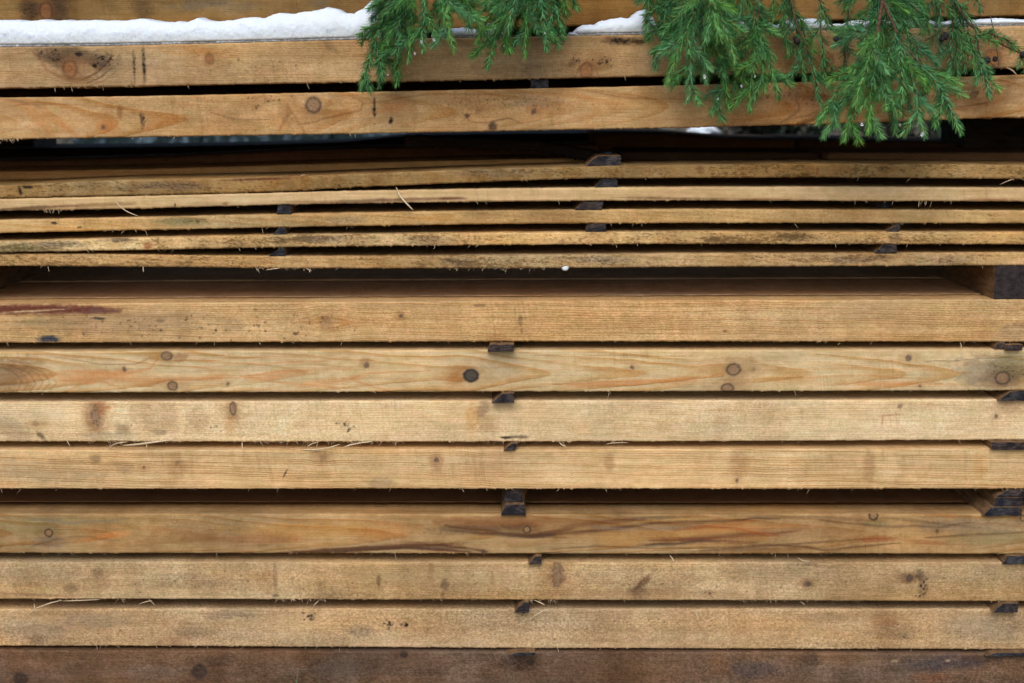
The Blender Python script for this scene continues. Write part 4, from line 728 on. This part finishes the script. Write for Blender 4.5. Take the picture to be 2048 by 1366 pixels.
bough(102, [([(1100, -260, -.05), (1080, -120, -.06), (1040, -50, -.06)], .003, .0015)],
      [(1040, -60, 975, 132, -.07, -.06, .05, .035), (1030, -40, 955, 84, -.06, -.06, .1, .03), (1045, -50, 1008, 98, -.05, -.05, -.05, .04), (1060, -60, 1048, 112, -.06, -.06, 0, .04), (1075, -60, 1092, 98, -.06, -.06, .05, .04), (1085, -60, 1128, 74, -.05, -.05, -.1, .04), (1090, -60, 1155, 18, -.05, -.05, -.1, .04), (1060, -80, 1030, 50, -.03, -.03, -.3, .05), (1080, -90, 1080, 50, -.03, -.03, -.25, .05), (1100, -90, 1110, 40, -.04, -.04, -.2, .05), (1020, -80, 995, 30, -.06, -.06, .1, .045), (1050, -80, 1015, 60, -.08, -.08, .15, .04)],
      'small green spruce bough hanging between the thin snow patch and the peaked snow lump', drops=[(1008, 92, -.07, 2), (1090, 66, -.07, 2)])
bough(103, [([(1420, -260, -.06), (1410, -120, -.07), (1400, -30, -.07), (1390, 60, -.08)], .0035, .0015), ([(1500, -200, -.05), (1530, -40, -.05), (1510, 60, -.06)], .0025, .001), ([(1330, -200, -.04), (1300, -60, -.04)], .002, .001)],
      [(1300, -60, 1292, 72, -.04, -.04, -.1, .022), (1310, -60, 1318, 30, -.04, -.04, -.1, .03), (1400, 0, 1334, 168, -.08, -.09, .25, .026), (1395, -20, 1376, 200, -.08, -.08, .15, .034), (1385, -20, 1345, 120, -.06, -.06, -.1, .045), (1405, 0, 1410, 165, -.07, -.07, .0, .04), (1415, -20, 1470, 120, -.09, -.10, .3, .034), (1410, -40, 1440, 70, -.10, -.10, .35, .045), (1430, 30, 1457, 217, -.06, -.06, -.1, .035), (1460, -30, 1470, 150, -.04, -.04, -.35, .04), (1510, 30, 1500, 220, -.06, -.06, .05, .03), (1515, 40, 1530, 180, -.06, -.06, .0, .03), (1510, 40, 1558, 195, -.06, -.06, .1, .032), (1500, 60, 1470, 180, -.05, -.05, -.1, .03), (1360, -60, 1340, 60, -.04, -.04, -.3, .05), (1380, -80, 1375, 60, -.04, -.04, -.3, .05), (1420, -80, 1430, 60, -.05, -.05, -.2, .05), (1340, -80, 1330, 90, -.04, -.04, -.3, .03), (1490, -60, 1510, 90, -.05, -.05, -.15, .04), (1500, -100, 1480, 30, -.05, -.05, -.2, .035)],
      'dense spruce bough right of the peaked snow lump with long finger-like tips', drops=[(1409, 153, -.10, 3), (1483, 172, -.08, 2.5), (1436, 198, -.08, 2), (1510, 152, -.08, 2)])
bough(104, [([(1560, -200, -.04), (1570, -60, -.04), (1590, 40, -.04), (1620, 110, -.04)], .002, .0008), ([(1600, -120, -.03), (1650, 30, -.03), (1690, 90, -.03)], .0018, .0007)],
      [(1575, -20, 1610, 160, -.03, -.03, -.1, .028, .1), (1600, 40, 1640, 205, -.03, -.03, -.05, .026), (1560, -60, 1575, 110, -.03, -.03, -.2, .03), (1640, 40, 1650, 165, -.03, -.03, -.1, .022, .2), (1620, -40, 1660, 60, -.03, -.03, -.1, .02), (1690, 70, 1686, 190, -.04, -.04, -.15, .018), (1700, -10, 1694, 60, -.03, -.03, -.1, .012), (1590, -50, 1560, 60, -.03, -.03, -.25, .03), (1550, -60, 1545, 50, -.03, -.03, -.2, .03)],
      'sparse thin spruce bough with see-through twigs left of the large fan', dens=2900, cones=[(1594, 82, -.035, 6), (1590, 76, -.035, 4)])
bough(105, [([(1780, -260, -.07), (1770, -100, -.08), (1765, 0, -.09), (1750, 90, -.10), (1740, 150, -.10)], .0035, .0012), ([(1765, 0, -.09), (1800, 80, -.09), (1850, 140, -.10)], .002, .001)],
      [(1750, 110, 1636, 246, -.10, -.11, .2, .03), (1740, 130, 1650, 272, -.10, -.11, .25, .028), (1740, 140, 1688, 277, -.11, -.11, .15, .028), (1745, 120, 1738, 264, -.11, -.12, .2, .035), (1735, 60, 1700, 190, -.09, -.09, 0, .04), (1760, 100, 1792, 266, -.10, -.10, .0, .03), (1800, 80, 1848, 270, -.11, -.12, .2, .035), (1790, 60, 1820, 220, -.09, -.10, .0, .04), (1840, 120, 1900, 236, -.10, -.11, .25, .032), (1840, 130, 1920, 262, -.11, -.12, .2, .03), (1830, 90, 1850, 200, -.08, -.08, -.1, .04), (1770, 20, 1780, 160, -.07, -.07, -.2, .05), (1780, -20, 1830, 120, -.07, -.07, -.15, .05), (1765, -20, 1730, 120, -.07, -.07, -.15, .05), (1780, -60, 1790, 60, -.06, -.06, -.25, .055), (1770, -60, 1740, 60, -.06, -.06, -.2, .05), (1800, -60, 1860, 60, -.06, -.06, -.1, .05), (1760, 60, 1710, 210, -.12, -.13, .3, .03), (1780, 90, 1770, 220, -.11, -.12, .25, .035), (1800, 100, 1805, 200, -.12, -.12, .3, .03)],
      'largest spruce bough, a broad fan reaching lowest at the right', cones=[(1672, 78, -.10, 5)], drops=[(1845, 268, -.125, 4), (1724, 248, -.125, 3), (1800, 250, -.11, 2.5), (1778, 192, -.12, 3)])
bough(106, [([(1880, -220, -.04), (1900, -60, -.04), (1912, 10, -.04), (1940, 50, -.04), (1985, 80, -.04), (2048, 110, -.04), (2100, 130, -.04)], .0022, .0009), ([(1980, 30, -.03), (1990, 70, -.03), (1998, 134, -.03)], .0006, .0004), ([(1975, 120, -.035), (1990, 134, -.035), (2006, 137, -.035)], .0005, .0004)],
      [(1895, -60, 1918, 150, -.035, -.035, -.2, .025), (1925, 20, 1930, 140, -.03, -.03, -.1, .02), (1950, 70, 1978, 192, -.04, -.04, .1, .028), (1935, 60, 1955, 165, -.04, -.04, 0, .024), (1905, 40, 1900, 160, -.04, -.04, -.2, .03), (1880, -60, 1880, 110, -.04, -.04, -.25, .03), (1912, 5, 1950, 60, -.04, -.04, -.15, .01), (1960, 66, 2050, 112, -.04, -.04, -.2, .008), (2060, 80, 2052, 140, -.04, -.04, -.1, .02), (1860, -60, 1875, 40, -.03, -.03, -.2, .035), (1930, -60, 1960, 20, -.03, -.03, -.2, .012)],
      'rightmost spruce bough with a nearly bare twig and dark buds', dens=2700, cones=[(1890, 72, -.045, 7), (1884, 78, -.045, 5), (1975, 120, -.04, 6), (1990, 118, -.04, 5), (2046, 110, -.045, 6)])

# ------------------------------------------------------------------ ground and background
def mat_ground():
    n = N('leafy_soil'); o = n.obj(); a = n.noise(o, 9, 5, .65); b = n.noise(o, 80, 4, .7); s = n.noise(o, .6, 3, .6)
    c = n.mix(n.mr(a, .3, .7), (.07, .055, .038), (.19, .155, .105)); c = n.mix(n.mr(b, .5, .7, 0, .6), c, (.05, .06, .025))
    c = n.mix(n.mr(s, .80, .83), c, (.70, .76, .84)); n.bump(n.math('ADD', a, b), .02, .6); return n.fin(c, .9, .2)
gx = np.concatenate([-np.geomspace(150, 1, 26), np.linspace(-.9, .9, 13), np.geomspace(1, 150, 26)])
GV = [(x, y, float((fbm(np.array([x*.8+5]), np.array([y*.8+3]), 77)[0]-.5)*.03*(1 if abs(x) < 40 else 0))-.016) for x in gx for y in gx]
ng = len(gx)
tag(mesh_obj('ground', GV, [[i*ng+j, (i+1)*ng+j, (i+1)*ng+j+1, i*ng+j+1] for i in range(ng-1) for j in range(ng-1)], mat_ground()), kind='structure')
# bearers below the stack
for k, (x, w) in enumerate((( -.95, 'left'), (.95, 'right'))):
    tag(box('base_bearer', (x-.05, -.01, -.02), (x+.05, .9, zat('H8', x, 'b')-.0005), DARKW), f'squared bearer on the ground under the {w} end of the stack', 'bearer', 'ground bearers')
# mossy block wall behind
def mat_wall():
    n = N('mossy_pale_blocks'); o = n.obj(); a = n.noise(o, 26, 5, .75); b = n.noise(o, 60, 3, .6)
    c = n.mix(n.mr(a, .50, .60), (.006, .016, .017), (.10, .15, .19)); c = n.mix(n.mr(b, .45, .7, 0, .5), c, (.03, .055, .06)); n.bump(a, .01, .6); return n.fin(c, .85, .2)
WALLM = mat_wall()
def blockwall():
    vs = []; fs = []; Y = 2.4; z = 0.0
    r = random.Random(4)
    xl, xr = at(160, 285, Y)[0], at(1330, 285, Y)[0]
    row = 0
    while z < .86:
        x = xl-r.uniform(0, .3)
        while x < xr:
            w = .373; h = .17; k = len(vs); e = .004; x2 = min(x+w, xr)
            off = r.uniform(-.006, .006)
            vs += [(X_, Y_+off, Z_) for X_ in (x+e, x2-e) for Y_ in (Y, Y+.2) for Z_ in (z+e, z+h-e)]
            fs += [[k+q for q in f] for f in ([0, 1, 3, 2], [4, 6, 7, 5], [0, 4, 5, 1], [2, 3, 7, 6], [0, 2, 6, 4], [1, 5, 7, 3])]
            x += w
        z += .17; row += 1
    return tag(mesh_obj('block_wall', vs, fs, WALLM, smooth=False), 'pale mossy block wall seen far behind through the upper gap', 'wall')
blockwall()
# background conifers
FOL = N('conifer_foliage'); FOLc = FOL.mix(FOL.noise(FOL.obj(), 9, 3), (.006, .014, .009), (.03, .06, .03)); FOL = FOL.fin(FOLc, .7, .3)
def conifer(x, y, h, seed, label):
    r = random.Random(seed); root = bpy.data.objects.new('conifer_tree', None); COL.objects.link(root); root.location = (x, y, 0); tag(root, label, 'tree', 'trees behind the stack')
    tv, tf = [], []; n = 9
    for i in range(12):
        t = i/11
        for k in range(n): a = 2*math.pi*k/n; rr = .055*h/3*(1-t*.93)*(1+.1*math.sin(3*a+i)); tv.append((rr*math.cos(a), rr*math.sin(a), t*h-.05))
    for i in range(11):
        for k in range(n): tf.append([i*n+k, i*n+(k+1) % n, (i+1)*n+(k+1) % n, (i+1)*n+k])
    mesh_obj('trunk', tv, tf, BARK, root)
    v, f = [], []; 
    for w in range(int(h*16)):
        zz = .25+(h-.3)*(w/(h*16)); L = (1-zz/h)*h*.30+.1
        for q in range(6):
            a = r.uniform(0, 6.283); l = L*r.uniform(.6, 1.1)
            for e in range(int(l*170)):
                t = r.random()**.7; px = math.cos(a)*l*t+r.uniform(-.06, .06)*(1.2-t); py = math.sin(a)*l*t+r.uniform(-.06, .06)*(1.2-t); pz = zz-.25*l*t*t+r.uniform(-.03, .02)
                d = Vector((math.cos(a+r.uniform(-.8, .8)), math.sin(a+r.uniform(-.8, .8)), r.uniform(-.6, .1))).normalized()*r.uniform(.03, .06); s_ = d.cross(Vector((0, 0, 1))).normalized()*.008
                k = len(v); p = Vector((px, py, pz)); v += [tuple(p-s_), tuple(p+s_), tuple(p+d+s_*.3), tuple(p+d-s_*.3)]; f.append([k, k+1, k+2, k+3])
    mesh_obj('crown', v, f, FOL, root, smooth=False)
conifer(1.40, 2.35, 3.0, 1, 'dark conifer behind the right part of the upper gap')
conifer(.80, 2.75, 2.7, 2, 'dark conifer behind the middle of the upper gap, beside the snow patch')
conifer(1.02, 2.1, 2.5, 5, 'lowest-branched dark conifer showing under the largest spruce fan')
conifer(-1.05, 3.9, 3.6, 3, 'conifer behind the left end of the block wall')
blob('snow_heap', at(1406, 262, 1.6), .022, SNOW, 'small white snow heap glimpsed in the upper gap, right of centre', 'snow', 8, (1.6, 1, .5))
# one green grass blade in front of the bottom board
bl = []
for i in range(8):
    t = i/7; p = Vector(V(574+26*t**.6-4, 1366+225*(1-t)**1.3-28*t, -.05)); w = .0011*(1-t)+.0002; bl += [tuple(p-Vector((w, 0, 0))), tuple(p+Vector((w, .0004, 0)))]
GRASS = N('green_grass').fin((.10, .24, .10), .6, .3)
tag(mesh_obj('grass_blade', bl, [[2*i, 2*i+1, 2*i+3, 2*i+2] for i in range(7)], GRASS), 'single green grass blade in front of the bottom dark board', 'grass')
